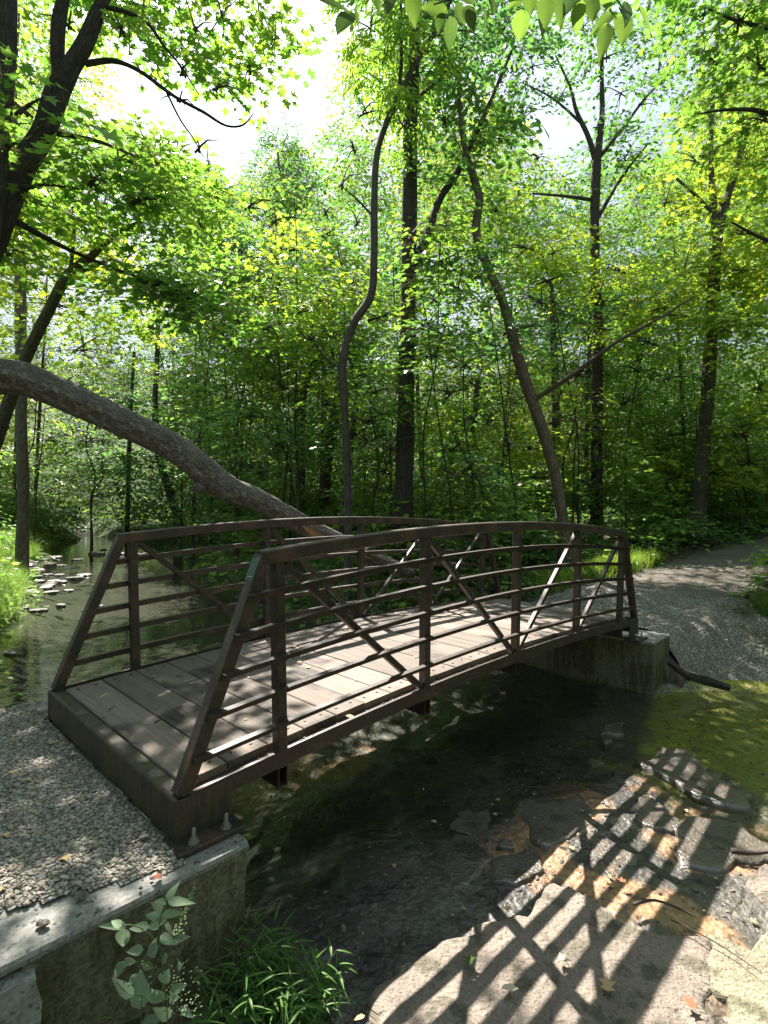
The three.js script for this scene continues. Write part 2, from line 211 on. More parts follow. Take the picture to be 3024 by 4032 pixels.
const span = (a, b, step) => { const o = []; const n = Math.max(1, Math.round((b - a) / step)); for (let i = 0; i <= n; i++) o.push(a + (b - a) * i / n); return o; };
const grow = (a, b, fine0, fine1, step, far) => [...span(a, fine0, far), ...span(fine0, fine1, step).slice(1, -1), ...span(fine1, b, far)];
const onPath = (x, z) => x > 6.05 && Math.abs(z - pathMid(x)) < pathHalf(x) + 0.35 * (fbm(x * 1.2, 7, z * 1.2, 3) - 0.5);
const onBank = (x, z) => x > 6.3 && x < 9.2 && z > -1 && z < 1.6 + (noise3(x * 2, 1, z * 2) - 0.5) * 0.4 && x > xr(z) - 0.12;
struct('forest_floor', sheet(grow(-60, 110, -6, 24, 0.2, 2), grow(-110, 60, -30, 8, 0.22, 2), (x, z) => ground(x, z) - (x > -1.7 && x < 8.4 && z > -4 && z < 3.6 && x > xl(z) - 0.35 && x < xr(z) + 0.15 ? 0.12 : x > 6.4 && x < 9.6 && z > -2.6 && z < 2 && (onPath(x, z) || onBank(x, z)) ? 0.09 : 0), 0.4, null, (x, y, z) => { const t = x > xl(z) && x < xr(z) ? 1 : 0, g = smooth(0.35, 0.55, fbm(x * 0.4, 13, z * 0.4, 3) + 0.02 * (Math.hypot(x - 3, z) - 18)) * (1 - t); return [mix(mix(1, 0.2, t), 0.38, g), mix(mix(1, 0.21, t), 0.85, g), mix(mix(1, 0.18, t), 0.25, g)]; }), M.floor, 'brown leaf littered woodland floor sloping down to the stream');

// the stream bed round the bridge, fine enough for its silt, algae and ledges
const bedY = (x, z) => {
  const near = smooth(-0.55, 0.15, z) * smooth(mix(2.2, 3.9, smooth(0, 0.7, z)), mix(1.2, 2.8, smooth(0, 0.7, z)), x), tq = fbm(x * 1.5, 3, z * 1.5, 4) * 6, terr = (Math.floor(tq) + smooth(0.7, 0.95, tq - Math.floor(tq)) - 3) * 0.014, n = fbm(x * 2.2, 4, z * 2.2, 4) - 0.5, n2 = fbm(x * 9, 2, z * 9, 3) - 0.5, shallow = smooth(-0.6, 0.3, z), east = smooth(3.4, 4.4, x) * shallow;
  let y = mix(-1.05, -0.915, shallow) + 0.13 * n + 0.03 * n2; y = mix(y, -0.858 + terr + 0.02 * n + 0.013 * n2, near); y = mix(y, -0.918 + 0.035 * n + 0.012 * n2, east * (1 - near));
  const e = Math.min(x - xl(z), xr(z) - x); return mix(-0.80 + 0.06 * n + 0.02 * n2, y, smooth(-0.25, 0.35, e));
};
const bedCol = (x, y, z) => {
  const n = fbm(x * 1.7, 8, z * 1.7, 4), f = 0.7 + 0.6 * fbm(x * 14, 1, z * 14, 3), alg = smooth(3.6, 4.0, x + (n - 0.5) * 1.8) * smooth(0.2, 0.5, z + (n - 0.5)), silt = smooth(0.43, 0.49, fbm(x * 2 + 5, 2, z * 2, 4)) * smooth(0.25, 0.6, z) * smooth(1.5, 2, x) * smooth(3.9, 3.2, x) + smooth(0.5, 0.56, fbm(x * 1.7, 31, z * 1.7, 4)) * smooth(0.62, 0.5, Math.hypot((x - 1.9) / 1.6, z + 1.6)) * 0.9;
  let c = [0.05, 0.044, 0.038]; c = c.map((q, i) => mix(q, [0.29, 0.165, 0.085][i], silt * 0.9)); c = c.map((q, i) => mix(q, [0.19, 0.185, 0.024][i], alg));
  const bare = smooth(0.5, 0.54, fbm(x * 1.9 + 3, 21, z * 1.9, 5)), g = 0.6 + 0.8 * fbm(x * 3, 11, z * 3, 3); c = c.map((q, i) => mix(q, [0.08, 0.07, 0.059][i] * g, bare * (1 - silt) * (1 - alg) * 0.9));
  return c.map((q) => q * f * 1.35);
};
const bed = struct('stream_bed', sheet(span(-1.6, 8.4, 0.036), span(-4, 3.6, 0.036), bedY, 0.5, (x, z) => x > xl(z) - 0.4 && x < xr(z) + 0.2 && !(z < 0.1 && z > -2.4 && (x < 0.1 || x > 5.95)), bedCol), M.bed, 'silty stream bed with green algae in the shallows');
// rock slabs lying in the bed, outlines in plan
const SLABS = [
  [-0.834, M.rock, [[1.03, 0.68], [1.25, 0.80], [1.38, 0.85], [1.60, 0.91], [1.86, 0.91], [1.92, 0.97], [1.91, 1.09], [1.89, 1.19], [1.86, 1.28], [1.88, 1.40], [1.96, 1.56], [2.04, 1.65], [1.74, 1.71], [1.37, 1.84], [1.06, 1.52], [0.64, 1.10], [0.41, 0.81], [0.66, 0.65]]],
  [-0.825, M.rockMoss, [[2.05, 1.69], [2.11, 1.76], [2.14, 1.81], [2.37, 1.91], [2.28, 2.15], [1.74, 2.12], [1.44, 1.87], [1.76, 1.745]]],
  [-0.845, M.rockWet, [[3.06, 1.23], [3.22, 1.35], [3.41, 1.55], [3.25, 1.66], [3.25, 1.83], [3.11, 1.85], [2.89, 1.66], [2.74, 1.56], [2.70, 1.42], [2.88, 1.29]]],
  [-0.825, M.rock, [[2.76, 1.69], [3.00, 1.81], [2.86, 1.97], [2.52, 1.95], [2.66, 1.73]]],
  [-0.855, M.rockWet, [[2.72, 0.43], [2.91, 0.58], [2.81, 0.74], [2.67, 0.82], [2.46, 0.78], [2.22, 0.71], [2.26, 0.58], [2.45, 0.38]]],
  [-0.852, M.rockWet, [[3.23, 0.94], [3.22, 1.10], [3.14, 1.22], [2.89, 1.26], [2.84, 1.15], [2.95, 1.01]]],
  [-0.86, M.rockWet, [[2.47, 0.79], [2.59, 0.85], [2.56, 0.94], [2.49, 1.13], [2.35, 1.14], [2.27, 1.01], [2.33, 0.91]]],
  [-0.856, M.rockWet, [[3.85, 0.78], [4.27, 0.81], [4.39, 0.97], [4.18, 1.15], [4.01, 1.35], [3.90, 1.51], [3.75, 1.49], [3.59, 1.33], [3.67, 1.19], [3.81, 0.94]]],
  [-0.858, M.rockWet, [[4.48, 0.15], [4.62, 0.29], [4.38, 0.37], [4.21, 0.26]]],
  [-0.86, M.rockWet, [[4.11, 0.27], [4.23, 0.31], [4.15, 0.40], [4.03, 0.36]]],
  [-0.86, M.rockWet, [[1.70, 0.22], [1.84, 0.22], [1.90, 0.31], [1.79, 0.47], [1.58, 0.48], [1.53, 0.38]]],
  [-0.845, M.rockWet, [[2.03, 0.43], [2.04, 0.52], [1.99, 0.56], [1.95, 0.49]]],
  [-0.858, M.rockWet, [[1.82, 0.57], [2.02, 0.64], [1.94, 0.78], [1.73, 0.73], [1.68, 0.65]]],
  [-0.866, M.rockWet, [[2.13, 0.03], [2.24, 0.20], [2.06, 0.39], [1.93, 0.39], [1.94, 0.15]]],
];
function slabGeo(poly, top, thick) {
  const c = poly.reduce((s, p) => [s[0] + p[0] / poly.length, s[1] + p[1] / poly.length], [0, 0]); let rim = [];
  for (let i = 0; i < poly.length; i++) { const a = poly[i], b = poly[(i + 1) % poly.length], n = Math.max(2, Math.round(Math.hypot(b[0] - a[0], b[1] - a[1]) / 0.05)); for (let k = 0; k < n; k++) { const t = k / n, x = mix(a[0], b[0], t), z = mix(a[1], b[1], t), r = Math.hypot(x - c[0], z - c[1]) + 0.02, w = ((fbm(x * 6, 5, z * 6, 4) - 0.5) * 0.26 + (noise3(x * 26, 2, z * 26) - 0.5) * 0.03) / r; rim.push([x + (x - c[0]) * w, z + (z - c[1]) * w]); } }
  const rings = [[1.06, -thick], [1.03, -0.03], [1.0, -0.012], [0.97, -0.004], [0.9, 0], [0.75, 0], [0.58, 0], [0.4, 0], [0.2, 0]], n = rim.length, pos = [], uv = [], idx = [];
  rings.forEach(([s, dy]) => rim.forEach(([x, z]) => { const X = c[0] + (x - c[0]) * s, Z = c[1] + (z - c[1]) * s, y = top + dy + (fbm(X * 2.5, 6, Z * 2.5, 3) - 0.5) * 0.022 + (fbm(X * 10, 9, Z * 10, 4) - 0.5) * 0.014; pos.push(X, y, Z); uv.push(X * 1.1, Z * 1.1 + (dy < -0.02 ? 0.1 : 0)); }));
  for (let r = 0; r < rings.length - 1; r++) for (let i = 0; i < n; i++) { const a = r * n + i, b = r * n + (i + 1) % n; idx.push(a, a + n, b, b, a + n, b + n); }
  const m = pos.length / 3; pos.push(c[0], top + (fbm(c[0] * 2.5, 6, c[1] * 2.5, 3) - 0.5) * 0.035, c[1]); uv.push(c[0] * 1.1, c[1] * 1.1); const l = (rings.length - 1) * n; for (let i = 0; i < n; i++) idx.push(l + i, m, l + (i + 1) % n);
  // outlines may run either way round
  let area = 0; for (let i = 0; i < n; i++) { const a = rim[i], b = rim[(i + 1) % n]; area += a[0] * b[1] - b[0] * a[1]; }
  if (area > 0) for (let i = 0; i < idx.length; i += 3) { const t = idx[i]; idx[i] = idx[i + 1]; idx[i + 1] = t; }
  return geom(pos, idx, uv);
}
SLABS.forEach(([top, mat, poly], i) => { const c = [0, 1].map((k) => poly.reduce((q, p) => q + p[k] / poly.length, 0)), f = i < 2 ? 1 : 1.14; part('rock_slab', slabGeo(poly.map((p) => [c[0] + (p[0] - c[0]) * f, c[1] + (p[1] - c[1]) * f]), top, 0.1), mat, bed); });

struct('stream_water', sheet(grow(-1, 34, -1, 12, 0.5, 2), grow(-50, 8, -20, 4, 0.5, 2), () => WATER, 0.55, (x, z) => x > xl(z) - 1.2 && x < xr(z) + 1.2 && !(z < 0.1 && z > -2.3 && (x < 0 || x > 6.2))), M.water, 'shallow clear water of the stream mirroring the trees');

// gravel: a sheet on the approach, a sheet on the far path, then loose stones
const padEdge = (x) => 0.12 + (x + 0.1) * 0.42 + 0.05 * (noise3(x * 9, 2, 4) - 0.5);
const padY = (x, z) => -0.196 - 0.014 * smooth(-0.15, 0, z - padEdge(x)) + 0.022 * (fbm(x * 3, 2, z * 3, 3) - 0.5) + 0.012 * smooth(-0.15, -0.6, x);
const pad = struct('gravel_path', sheet(span(-4.5, -0.012, 0.05), span(-2.42, 0.14, 0.05), padY, 0.9, (x, z) => z < padEdge(x) && z < 0.13), M.gravel, 'grey crushed gravel approach at the end of the bridge');
const farY = (x, z) => ground(x, z) + 0.012 + 0.02 * (fbm(x * 2, 2, z * 2, 3) - 0.5);
struct('gravel_path', sheet(span(6.52, 10, 0.07), span(-2.6, 2, 0.07), farY, 0.9, (x, z) => (onPath(x, z) || onBank(x, z)) && x < 8.7 + (noise3(z * 2, 5, x) - 0.5) * 1.2), M.gravel, 'pale gravel spread beyond the bridge, sloping to the water');
struct('dirt_path', sheet(span(7.6, 30, 0.14), span(-2.4, 7, 0.14), (x, z) => farY(x, z) - 0.006, 0.9, (x, z) => onPath(x, z) && x > 8.3 + (noise3(z * 2, 5, x) - 0.5) * 1.2), M.dirt, 'trodden dirt path leading uphill into the wood');

// loose stones
function pebbleGeo(s) { reseed(s); const g = new THREE.IcosahedronGeometry(0.5, 0), p = g.attributes.position, m = new Map(); for (let i = 0; i < p.count; i++) { const k = [0, 1, 2].map((q) => p.getComponent(i, q).toFixed(3)).join(); if (!m.has(k)) m.set(k, [rr(0.75, 1.2), rr(0.5, 0.85), rr(0.75, 1.2)]); const f = m.get(k); p.setXYZ(i, p.getX(i) * f[0], p.getY(i) * f[1], p.getZ(i) * f[2]); } g.computeVertexNormals(); return g; }
function scatterStones(name, count, pick, sizef, label, s, tint = [0.34, 0.31, 0.26]) {
  reseed(s); const mtx = new THREE.Matrix4(), q = new THREE.Quaternion(), e = new THREE.Euler(), mesh = new THREE.InstancedMesh(pebbleGeo(s + 3), M.pebble, count), c = new THREE.Color();
  for (let i = 0; i < count; i++) { let p; do p = pick(); while (!p); const k = sizef(); q.setFromEuler(e.set(rr(-0.5, 0.5), rr(0, 6.3), rr(-0.5, 0.5))); mtx.compose(p, q, V(k * rr(0.8, 1.5), k * rr(0.6, 1), k)); mesh.setMatrixAt(i, mtx); const b = rr(0.45, 1.25), w = rr(-0.06, 0.12); c.setRGB(tint[0] * b * (1 + w), tint[1] * b, tint[2] * b * (1 - w)); mesh.setColorAt(i, c); }
  shadows(mesh); mesh.name = numbered(name); scene.add(mesh); tag(mesh, label, name, null, 'stuff'); return mesh;
}
const size = (a, b) => () => a * Math.pow(b / a, Math.pow(rnd(), 1.8));
scatterStones('gravel', 22000, () => { const x = -0.015 - 1.5 * Math.pow(rnd(), 0.9), z = rr(-2.42, 0.13); return z < padEdge(x) - 0.13 * rnd() * rnd() + 0.02 && V(x, padY(x, z) + 0.003, z); }, size(0.007, 0.032), 'loose grey crushed stone lying over the near approach', 11);
scatterStones('gravel', 9000, () => { const x = rr(6.5, 8.8), z = rr(-2.4, 1.7); return (onPath(x, z) || onBank(x, z)) && V(x, farY(x, z) + 0.004, z); }, size(0.012, 0.04), 'loose pale gravel on the far bank beside the concrete block', 12, [0.35, 0.325, 0.275]);
scatterStones('gravel', 2500, () => { const x = rr(0, 7), z = rr(-0.3, 2.1); return x > 0.1 && V(x, bedY(x, z) + 0.002, z); }, size(0.008, 0.035), 'small pebbles and grit lying on the stream bed', 13, [0.14, 0.12, 0.1]);
// single flat stones standing out of the water upstream
const stoneGeo = [21, 22, 23, 24].map((s) => { reseed(s); const g = new THREE.IcosahedronGeometry(0.5, 2), p = g.attributes.position; for (let i = 0; i < p.count; i++) { const x = p.getX(i), y = p.getY(i), z = p.getZ(i), f = 0.7 + 0.6 * fbm(x * 2.4 + s, y * 2.4, z * 2.4, 3); p.setXYZ(i, x * f, clamp(y * f, -0.5, 0.2 + 0.05 * x), z * f); } const u = []; for (let i = 0; i < p.count; i++) u.push(p.getX(i) * 0.7, p.getZ(i) * 0.7 + p.getY(i) * 0.5); g.setAttribute('uv', new THREE.BufferAttribute(new Float32Array(u), 2)); g.computeVertexNormals(); return g; });
reseed(77);
const stones = [[4.33, -19.06, 1.1], [4.32, -15.52, 0.7], [2.81, -13.47, 0.9], [0.76, -6.96, 0.45], [1.75, -6.32, 0.22], [1.89, -10.26, 0.55], [2.38, -10.57, 0.5], [4.6, -9.04, 0.4], [3.0, -10.0, 0.35], [2.98, -16.6, 0.8], [0.45, -7.4, 0.6], [3.4, -14.4, 0.6], [3.9, -14.9, 0.8]];
for (let i = 0; i < 30; i++) { const z = rr(-22, -10.5), x = xl(z) + rr(-0.2, 1.9) * rr(0.2, 1); stones.push([x, z, rr(0.3, 0.9)]); }
for (let i = 0; i < 14; i++) stones.push([rr(6.5, 13), rr(-25, -19), rr(0.4, 1.2)]);
for (let i = 0; i < 12; i++) { const z = rr(-18, -4); stones.push([xr(z) - rr(-0.2, 0.8), z, rr(0.25, 0.6)]); }
stones.forEach(([x, z, k], i) => { const m = shadows(new THREE.Mesh(stoneGeo[i % 4], i % 7 ? M.stone : M.rock)); m.name = numbered('stone'); m.position.set(x, Math.max(WATER - 0.01, Math.min(ground(x, z), -0.6)) + 0.02 * k, z); m.rotation.y = rr(0, 6.3); k *= 0.72; m.scale.set(k * 0.85, k * rr(0.35, 0.6), k * rr(0.4, 0.75)); scene.add(m); tag(m, i < 13 || i > 42 ? 'flat grey stone standing out of the upstream water beyond the footbridge' : 'flat stone in the jumble along the grassy upstream bank', 'stone', i < 13 || i > 42 ? 'stones in the upstream water' : 'stones along the grassy bank'); });
// ---------- abutments ----------
function roughBox(x0, x1, y0, y1, z0, z1, step, amp, s) {
  const nx = Math.max(1, Math.round((x1 - x0) / step)), ny = Math.max(1, Math.round((y1 - y0) / step)), nz = Math.max(1, Math.round((z1 - z0) / step)), g = new THREE.BoxGeometry(x1 - x0, y1 - y0, z1 - z0, nx, ny, nz); g.translate((x0 + x1) / 2, (y0 + y1) / 2, (z0 + z1) / 2);
  const p = g.attributes.position, n = g.attributes.normal, u = g.attributes.uv;
  for (let i = 0; i < p.count; i++) { let x = p.getX(i), y = p.getY(i), z = p.getZ(i); const X = n.getX(i), Y = n.getY(i); u.setXY(i, Math.abs(X) > 0.5 ? z : x, Math.abs(Y) > 0.5 ? z : y); const q = (a) => (fbm(x * 4 + a, y * 4 + s, z * 4, 3) - 0.5) * amp + (noise3(x * 22 + a, y * 22, z * 22 + s) - 0.5) * amp * 0.5; p.setXYZ(i, x + q(0), y + q(9), z + q(17)); }
  g.computeVertexNormals(); return g;
}
const nearBlock = thing('bridge_abutment', V(-1, -1.3, -1.1), 'weathered concrete abutment under the end of the bridge with the green plaque', 'abutment', 'bridge abutments');
part('wall', roughBox(-0.62, 0.25, -1.3, -0.252, -2.43, 0.185, 0.06, 0.022, 1), M.concreteSide, nearBlock);
part('wall', roughBox(-2.4, -0.575, -1.3, -0.275, -2.43, 0.235, 0.05, 0.05, 2), M.concrete, nearBlock);
part('cap', sweep([[-0.04, -1.3], [-0.012, -1.312], [0, -1.3], [0, 1.29], [-0.006, 1.308], [-0.02, 1.315], [-0.04, 1.31]], [V(-2.4, -0.214, -1.122), V(0.02, -0.214, -1.122), V(0.262, -0.214, -1.122)], V(0, 0, 1)), M.concrete, nearBlock);
const farBlock = thing('bridge_abutment', V(6.2, -1.3, -1), 'concrete abutment block with a mossy corner on the far gravel bank', 'abutment', 'bridge abutments');
part('wall', roughBox(5.85, 6.5, -1.3, -0.284, -2.2, 0.215, 0.06, 0.014, 4), M.concreteSide, farBlock);
part('cap', boxAt(5.846, 6.504, -0.283, -0.25, -2.204, 0.219, 0.01), M.concrete, farBlock);
{ reseed(8); const g = []; for (let i = 0; i < 60; i++) { const b = new THREE.IcosahedronGeometry(rr(0.012, 0.035), 0); b.scale(1, 1, 0.5); b.translate(6.5 - 0.17 * rnd(), -0.88 + 0.26 * rnd() * rnd() , 0.217); g.push(b); } const m = part('moss', mergeGeometries(g), M.moss, farBlock); m.userData.kind = 'stuff'; }

// ---------- the footbridge ----------
const L = 5.965, SB = 0.12, HT = 1.1, ST = 0.133, XT0 = 0.431, XT1 = 5.542;
const yb = (x) => 4 * SB * x * (L - x) / (L * L), yt = (x) => HT + 4 * ST * (x - XT0) * (XT1 - x) / ((XT1 - XT0) ** 2);
const lean = (x, h) => x - 0.6 * h / 1 * 4 * SB * (L - 2 * x) / (L * L);
const POSTS = [0.59, 1.795, 3.016, 4.226, 5.41];
const bridge = thing('footbridge', V(L / 2, 0, -1), 'brown steel footbridge with arched railings and a plank deck over the stream', 'footbridge');
const Z = V(0, 0, 1), xs = (a, b, n) => Array.from({ length: n + 1 }, (_, i) => a + (b - a) * i / n);
for (const [zo, s] of [[0, 1], [-2, -1]]) {
  const zr = (a, b) => (s > 0 ? [zo - b, zo - a] : [zo + a, zo + b]);               // inset a..b from the outer face
  const bar = (name, p, q, w, ins, n = 1) => { const [b0, b1] = zr(ins, ins + w), pts = xs(0, 1, n).map((t) => V(mix(p[0], q[0], t), mix(p[1], q[1], t), 0)); return part(name, sweep(rect(-w / 2, w / 2, b0, b1), pts, Z), M.steel, bridge); };
  { const [b0, b1] = zr(0, 0.07); part('top_chord', sweep(rect(-0.078, 0, b0, b1, 0.007), xs(XT0 + 0.004, XT1 - 0.004, 28).map((x) => V(x, yt(x), 0)), Z), M.steel, bridge); }
  { const o = s > 0 ? 1 : -1, f = (b) => zo - o * b, prof = [[-0.085, f(0)], [0, f(0)], [0, f(0.014)], [-0.032, f(0.016)], [-0.032, f(0.11)], [-0.044, f(0.11)], [-0.044, f(0.016)], [-0.085, f(0.014)]]; if (s < 0) prof.reverse(); part('bottom_chord', sweep(prof, xs(0.012, L - 0.012, 28).map((x) => V(x, yb(x), 0)), Z), M.steel, bridge); }
  // end posts lean in from the ends of the deck
  bar('end_post', [0.045, 0.003], [XT0 + 0.045, yt(XT0) - 0.012], 0.07, 0.001);
  bar('end_post', [L - 0.045, 0.003], [XT1 - 0.045, yt(XT1) - 0.012], 0.07, 0.001);
  for (const x of POSTS) bar('post', [x, yb(x) - 0.03], [lean(x, 1), yt(lean(x, 1)) - 0.076], 0.06, 0.004);
  for (const [i, j] of [[0, 1], [1, 2], [3, 2], [4, 3]]) { const a = POSTS[i], b = POSTS[j], d = Math.sign(b - a) * 0.05, ax = lean(a, 1) + d; bar('diagonal', [ax, yt(ax) - 0.09], [b - d, yb(b) + 0.005], 0.04, 0.018); }
  for (const h of [0.145, 0.325, 0.5, 0.675, 0.855]) {
    const k = (h) => XT0 * h / HT + 0.01, x0 = k(h + 0.03), x1 = L - (L - XT1) * (h + 0.03) / HT - 0.01, o = (b) => zo + s * b, prof = [[-0.04, o(0.001)], [0, o(0.001)], [0, o(0.041)], [-0.005, o(0.041)], [-0.006, o(0.007)], [-0.04, o(0.006)]]; if (s < 0) prof.reverse();
    part('rail', sweep(prof, xs(x0, x1, 26).map((x) => { const t = (yt(x) - 0.078 - yb(x)) / 1.0; return V(x, yb(x) + 0.02 + h * clamp(t, 0.9, 1.1), 0); }), Z), M.steel, bridge);
  }
}
// deck
{
  const w = 0.2405, n = 24, x0 = 0.0785; reseed(31);
  for (let i = 0; i < n; i++) {
    const a = x0 + i * (L - 2 * x0) / n, c = a + (L - 2 * x0) / n / 2, u0 = rr(0, 5), v0 = rr(0, 5), j = rr(-0.002, 0.003), g = sweep(rect(-0.04, 0, -0.1 * 0 - w / 2 + 0.003, w / 2 - 0.003, 0.004), [V(0, 0, 0.95), V(0, 0, -0.95)], V(1, 0, 0)), p = g.attributes.position, uv = [];
    g.scale(1, 1, 0.94); for (let k = 0; k < p.count; k++) { uv.push(p.getX(k) * 0.7 + u0 + p.getY(k) * 0.4, p.getZ(k) * 0.7 + v0); } g.setAttribute('uv', new THREE.BufferAttribute(new Float32Array(uv), 2));
    // sweep() builds the plank upside up: keep its top at y = 0
    g.computeBoundingBox(); g.translate(0, -g.boundingBox.max.y, 0); g.computeVertexNormals();
    const m = shadows(new THREE.Mesh(g, M.wood[Math.floor(rnd() * 4)])); m.name = 'plank'; m.position.set(c - L / 2, yb(c) + 0.006 + j, 0); m.rotation.z = Math.atan(4 * SB * (L - 2 * c) / (L * L)) + rr(-0.004, 0.004); bridge.add(m);
    const bolts = []; for (const z of [-0.82, 0.82]) for (const x of [-0.06, 0.06]) { const b = new THREE.CylinderGeometry(0.009, 0.01, 0.005, 8); b.translate(x, 0.002, z); bolts.push(b); }
    const b = shadows(new THREE.Mesh(mergeGeometries(bolts), M.steel)); b.name = 'bolt_heads'; b.userData.kind = 'stuff'; m.add(b);
  }
}
// end channels, side plates, floor beams, bearing plates
for (const e of [0, 1]) {
  const X = (x) => (e ? L - x : x), r = 0.022, prof = [[-0.187, 0], [-r, 0]]; for (let i = 1; i < 6; i++) { const a = i / 6 * Math.PI / 2; prof.push([-r + r * Math.sin(a), r - r * Math.cos(a)]); } prof.push([0, r], [0, 0.075], [-0.008, 0.075], [-0.008, 0.026], [-0.026, 0.008], [-0.187, 0.008]);
  const P = prof.map(([a, b]) => [a, X(b)]); if (e) P.reverse();
  part('end_channel', sweep(P, [V(0, 0.002, 0.0), V(0, 0.002, -2.0)], V(1, 0, 0)), M.steelDirty, bridge);
  for (const [z0, z1] of [[-0.012, 0.003], [-2.003, -1.988]]) part('side_plate', boxAt(Math.min(X(0.002), X(0.285)), Math.max(X(0.002), X(0.285)), -0.187, -0.004, z0, z1, 0.002), M.steelDirty, bridge);
  for (const z of [0.035, -2.035]) {
    const a = Math.min(X(-0.03), X(0.3)), b = Math.max(X(-0.03), X(0.3)), base = e ? -0.249 : -0.213;
    const pl = part('bearing_plate', boxAt(a, b, base, base + 0.027, z - 0.1, z + 0.07, 0.003), M.steel, bridge);
    for (const x of [X(0.06), X(0.22)]) { const zz = z > -1 ? 0.062 : -2.062, g = [new THREE.CylinderGeometry(0.024, 0.024, 0.005, 16).translate(0, 0.003, 0), new THREE.CylinderGeometry(0.0165, 0.0165, 0.018, 6).translate(0, 0.014, 0), new THREE.CylinderGeometry(0.0095, 0.0095, 0.06, 10).translate(0, 0.03, 0), new THREE.SphereGeometry(0.0095, 10, 5, 0, 6.29, 0, 1.57).translate(0, 0.06, 0)], q = mergeGeometries(g); q.translate(x, base + 0.027, zz); part('anchor_bolt', q, M.galv, pl); }
  }
}
for (const x of POSTS) { const c = x + 0.0, y = yb(c) - 0.087, o = 0.004; const s = new THREE.Shape([[-0.03, -0.11], [0.03, -0.11], [0.03, 0], [-0.03, 0]].map((p) => new THREE.Vector2(...p))); s.holes.push(new THREE.Path([[-0.024, -0.104], [-0.024, -0.006], [0.024, -0.006], [0.024, -0.104]].map((p) => new THREE.Vector2(...p)))); const g = new THREE.ExtrudeGeometry(s, { depth: 2 - 2 * o, bevelEnabled: false }); g.translate(c, y, -2 + o); part('floor_beam', g, M.steel, bridge); }
for (const z of [-0.5, -1.5]) part('stringer', sweep(rect(-0.13, -0.045, z - 0.025, z + 0.025), xs(0.1, L - 0.1, 20).map((x) => V(x, yb(x), 0)), Z), M.steel, bridge);
// the green plaque screwed to the sloping face of the near end post
{
  const t = V(XT0, yt(XT0), 0).normalize(), ang = Math.atan2(XT0, yt(XT0)), g = new THREE.BoxGeometry(0.004, 0.115, 0.06); const u = g.attributes.uv;
  const m = shadows(new THREE.Mesh(g, M.plaque)); m.name = 'plaque'; m.userData.label = 'small dark green plaque with worn lettering'; const c = V(0.045 - 0.037, 0, -0.036), k = 1.085; m.position.set(c.x + t.x * k - L / 2 + 0.0015, t.y * k + 0.0, c.z + 1); m.rotation.z = -ang; bridge.add(m);
}
// ---------- foliage ----------
// where the sun comes through the crowns: outlines on the level of the deck, found from the sunlit patches of the photograph
const LIT = [
  [[-0.6, 0.42], [-0.1, 0.06], [0.28, -0.24], [0.75, -0.55], [1.14, -0.81], [1.9, -1.2], [3, -1.5], [4.2, -1.35], [4.7, -0.7], [4.4, 0.2], [3.9, 0.6], [3.8, 1.5], [2.6, 1.75], [1.8, 1.15], [1.25, 0.45], [0.5, 0.3], [0, 0.36], [-0.3, 0.42]],
  [[0.25, -1.86], [0.9, -1.93], [1.5, -1.9], [1.1, -1.8], [0.5, -1.78]],
  [[8.4, -1.9], [11.5, -1.4], [11.3, -0.5], [9.6, -0.9], [8.2, -1.3]], [[9.2, 0.3], [11, -0.1], [12.5, 0.6], [10.2, 0.7]], [[13, -5], [17, -5], [18, -2], [14, -2.5]],
  [[1.5, -24], [4.8, -24], [4.2, -15], [3.4, -9.5], [0.2, -9.5], [0.8, -14]], [[5, -23], [9, -23], [6.4, -13], [4.6, -9], [3.6, -12]],
];
// openings high in the crowns that let the sun down onto the lower leaves
const HIGH = [[[[8.5, 1.5], [14.5, 0.5], [16, 7], [9, 7.5]], 8.8], [[[-2.5, -8], [4, -8], [4.5, -3], [-2, -2.8]], 7.6], [[[4.6, -2.5], [8.2, -2.5], [8.4, 1.6], [4.8, 1.6]], 8.2]];
const thinned = (P) => { const x = P.x - 0.32 * P.y, z = P.z + 0.77 * P.y; for (const [q, y] of HIGH) if (P.y > y && inPoly(q, x, z)) return true; return false; };
const shadeOff = (P, m) => { const x = P.x - 0.32 * P.y, z = P.z + 0.77 * P.y; for (const q of LIT) if (inPoly(q, x, z) || inPoly(q, x + m, z) || inPoly(q, x - m, z) || inPoly(q, x, z + m) || inPoly(q, x, z - m)) return true; return false; };
const LEAF = {
  maple: [[0, 0], [0.08, 0.42], [0.3, 0.2], [0.6, 0.5], [0.62, 0.16], [1, 0], [0.62, -0.16], [0.6, -0.5], [0.3, -0.2], [0.08, -0.42]],
  oval: [[0, 0], [0.25, 0.24], [0.6, 0.25], [1, 0], [0.6, -0.25], [0.25, -0.24]],
  lance: [[0, 0], [0.3, 0.14], [0.65, 0.12], [1, 0], [0.65, -0.12], [0.3, -0.14]],
  far: [[0, 0], [0.45, 0.3], [1, 0], [0.45, -0.3]],
};
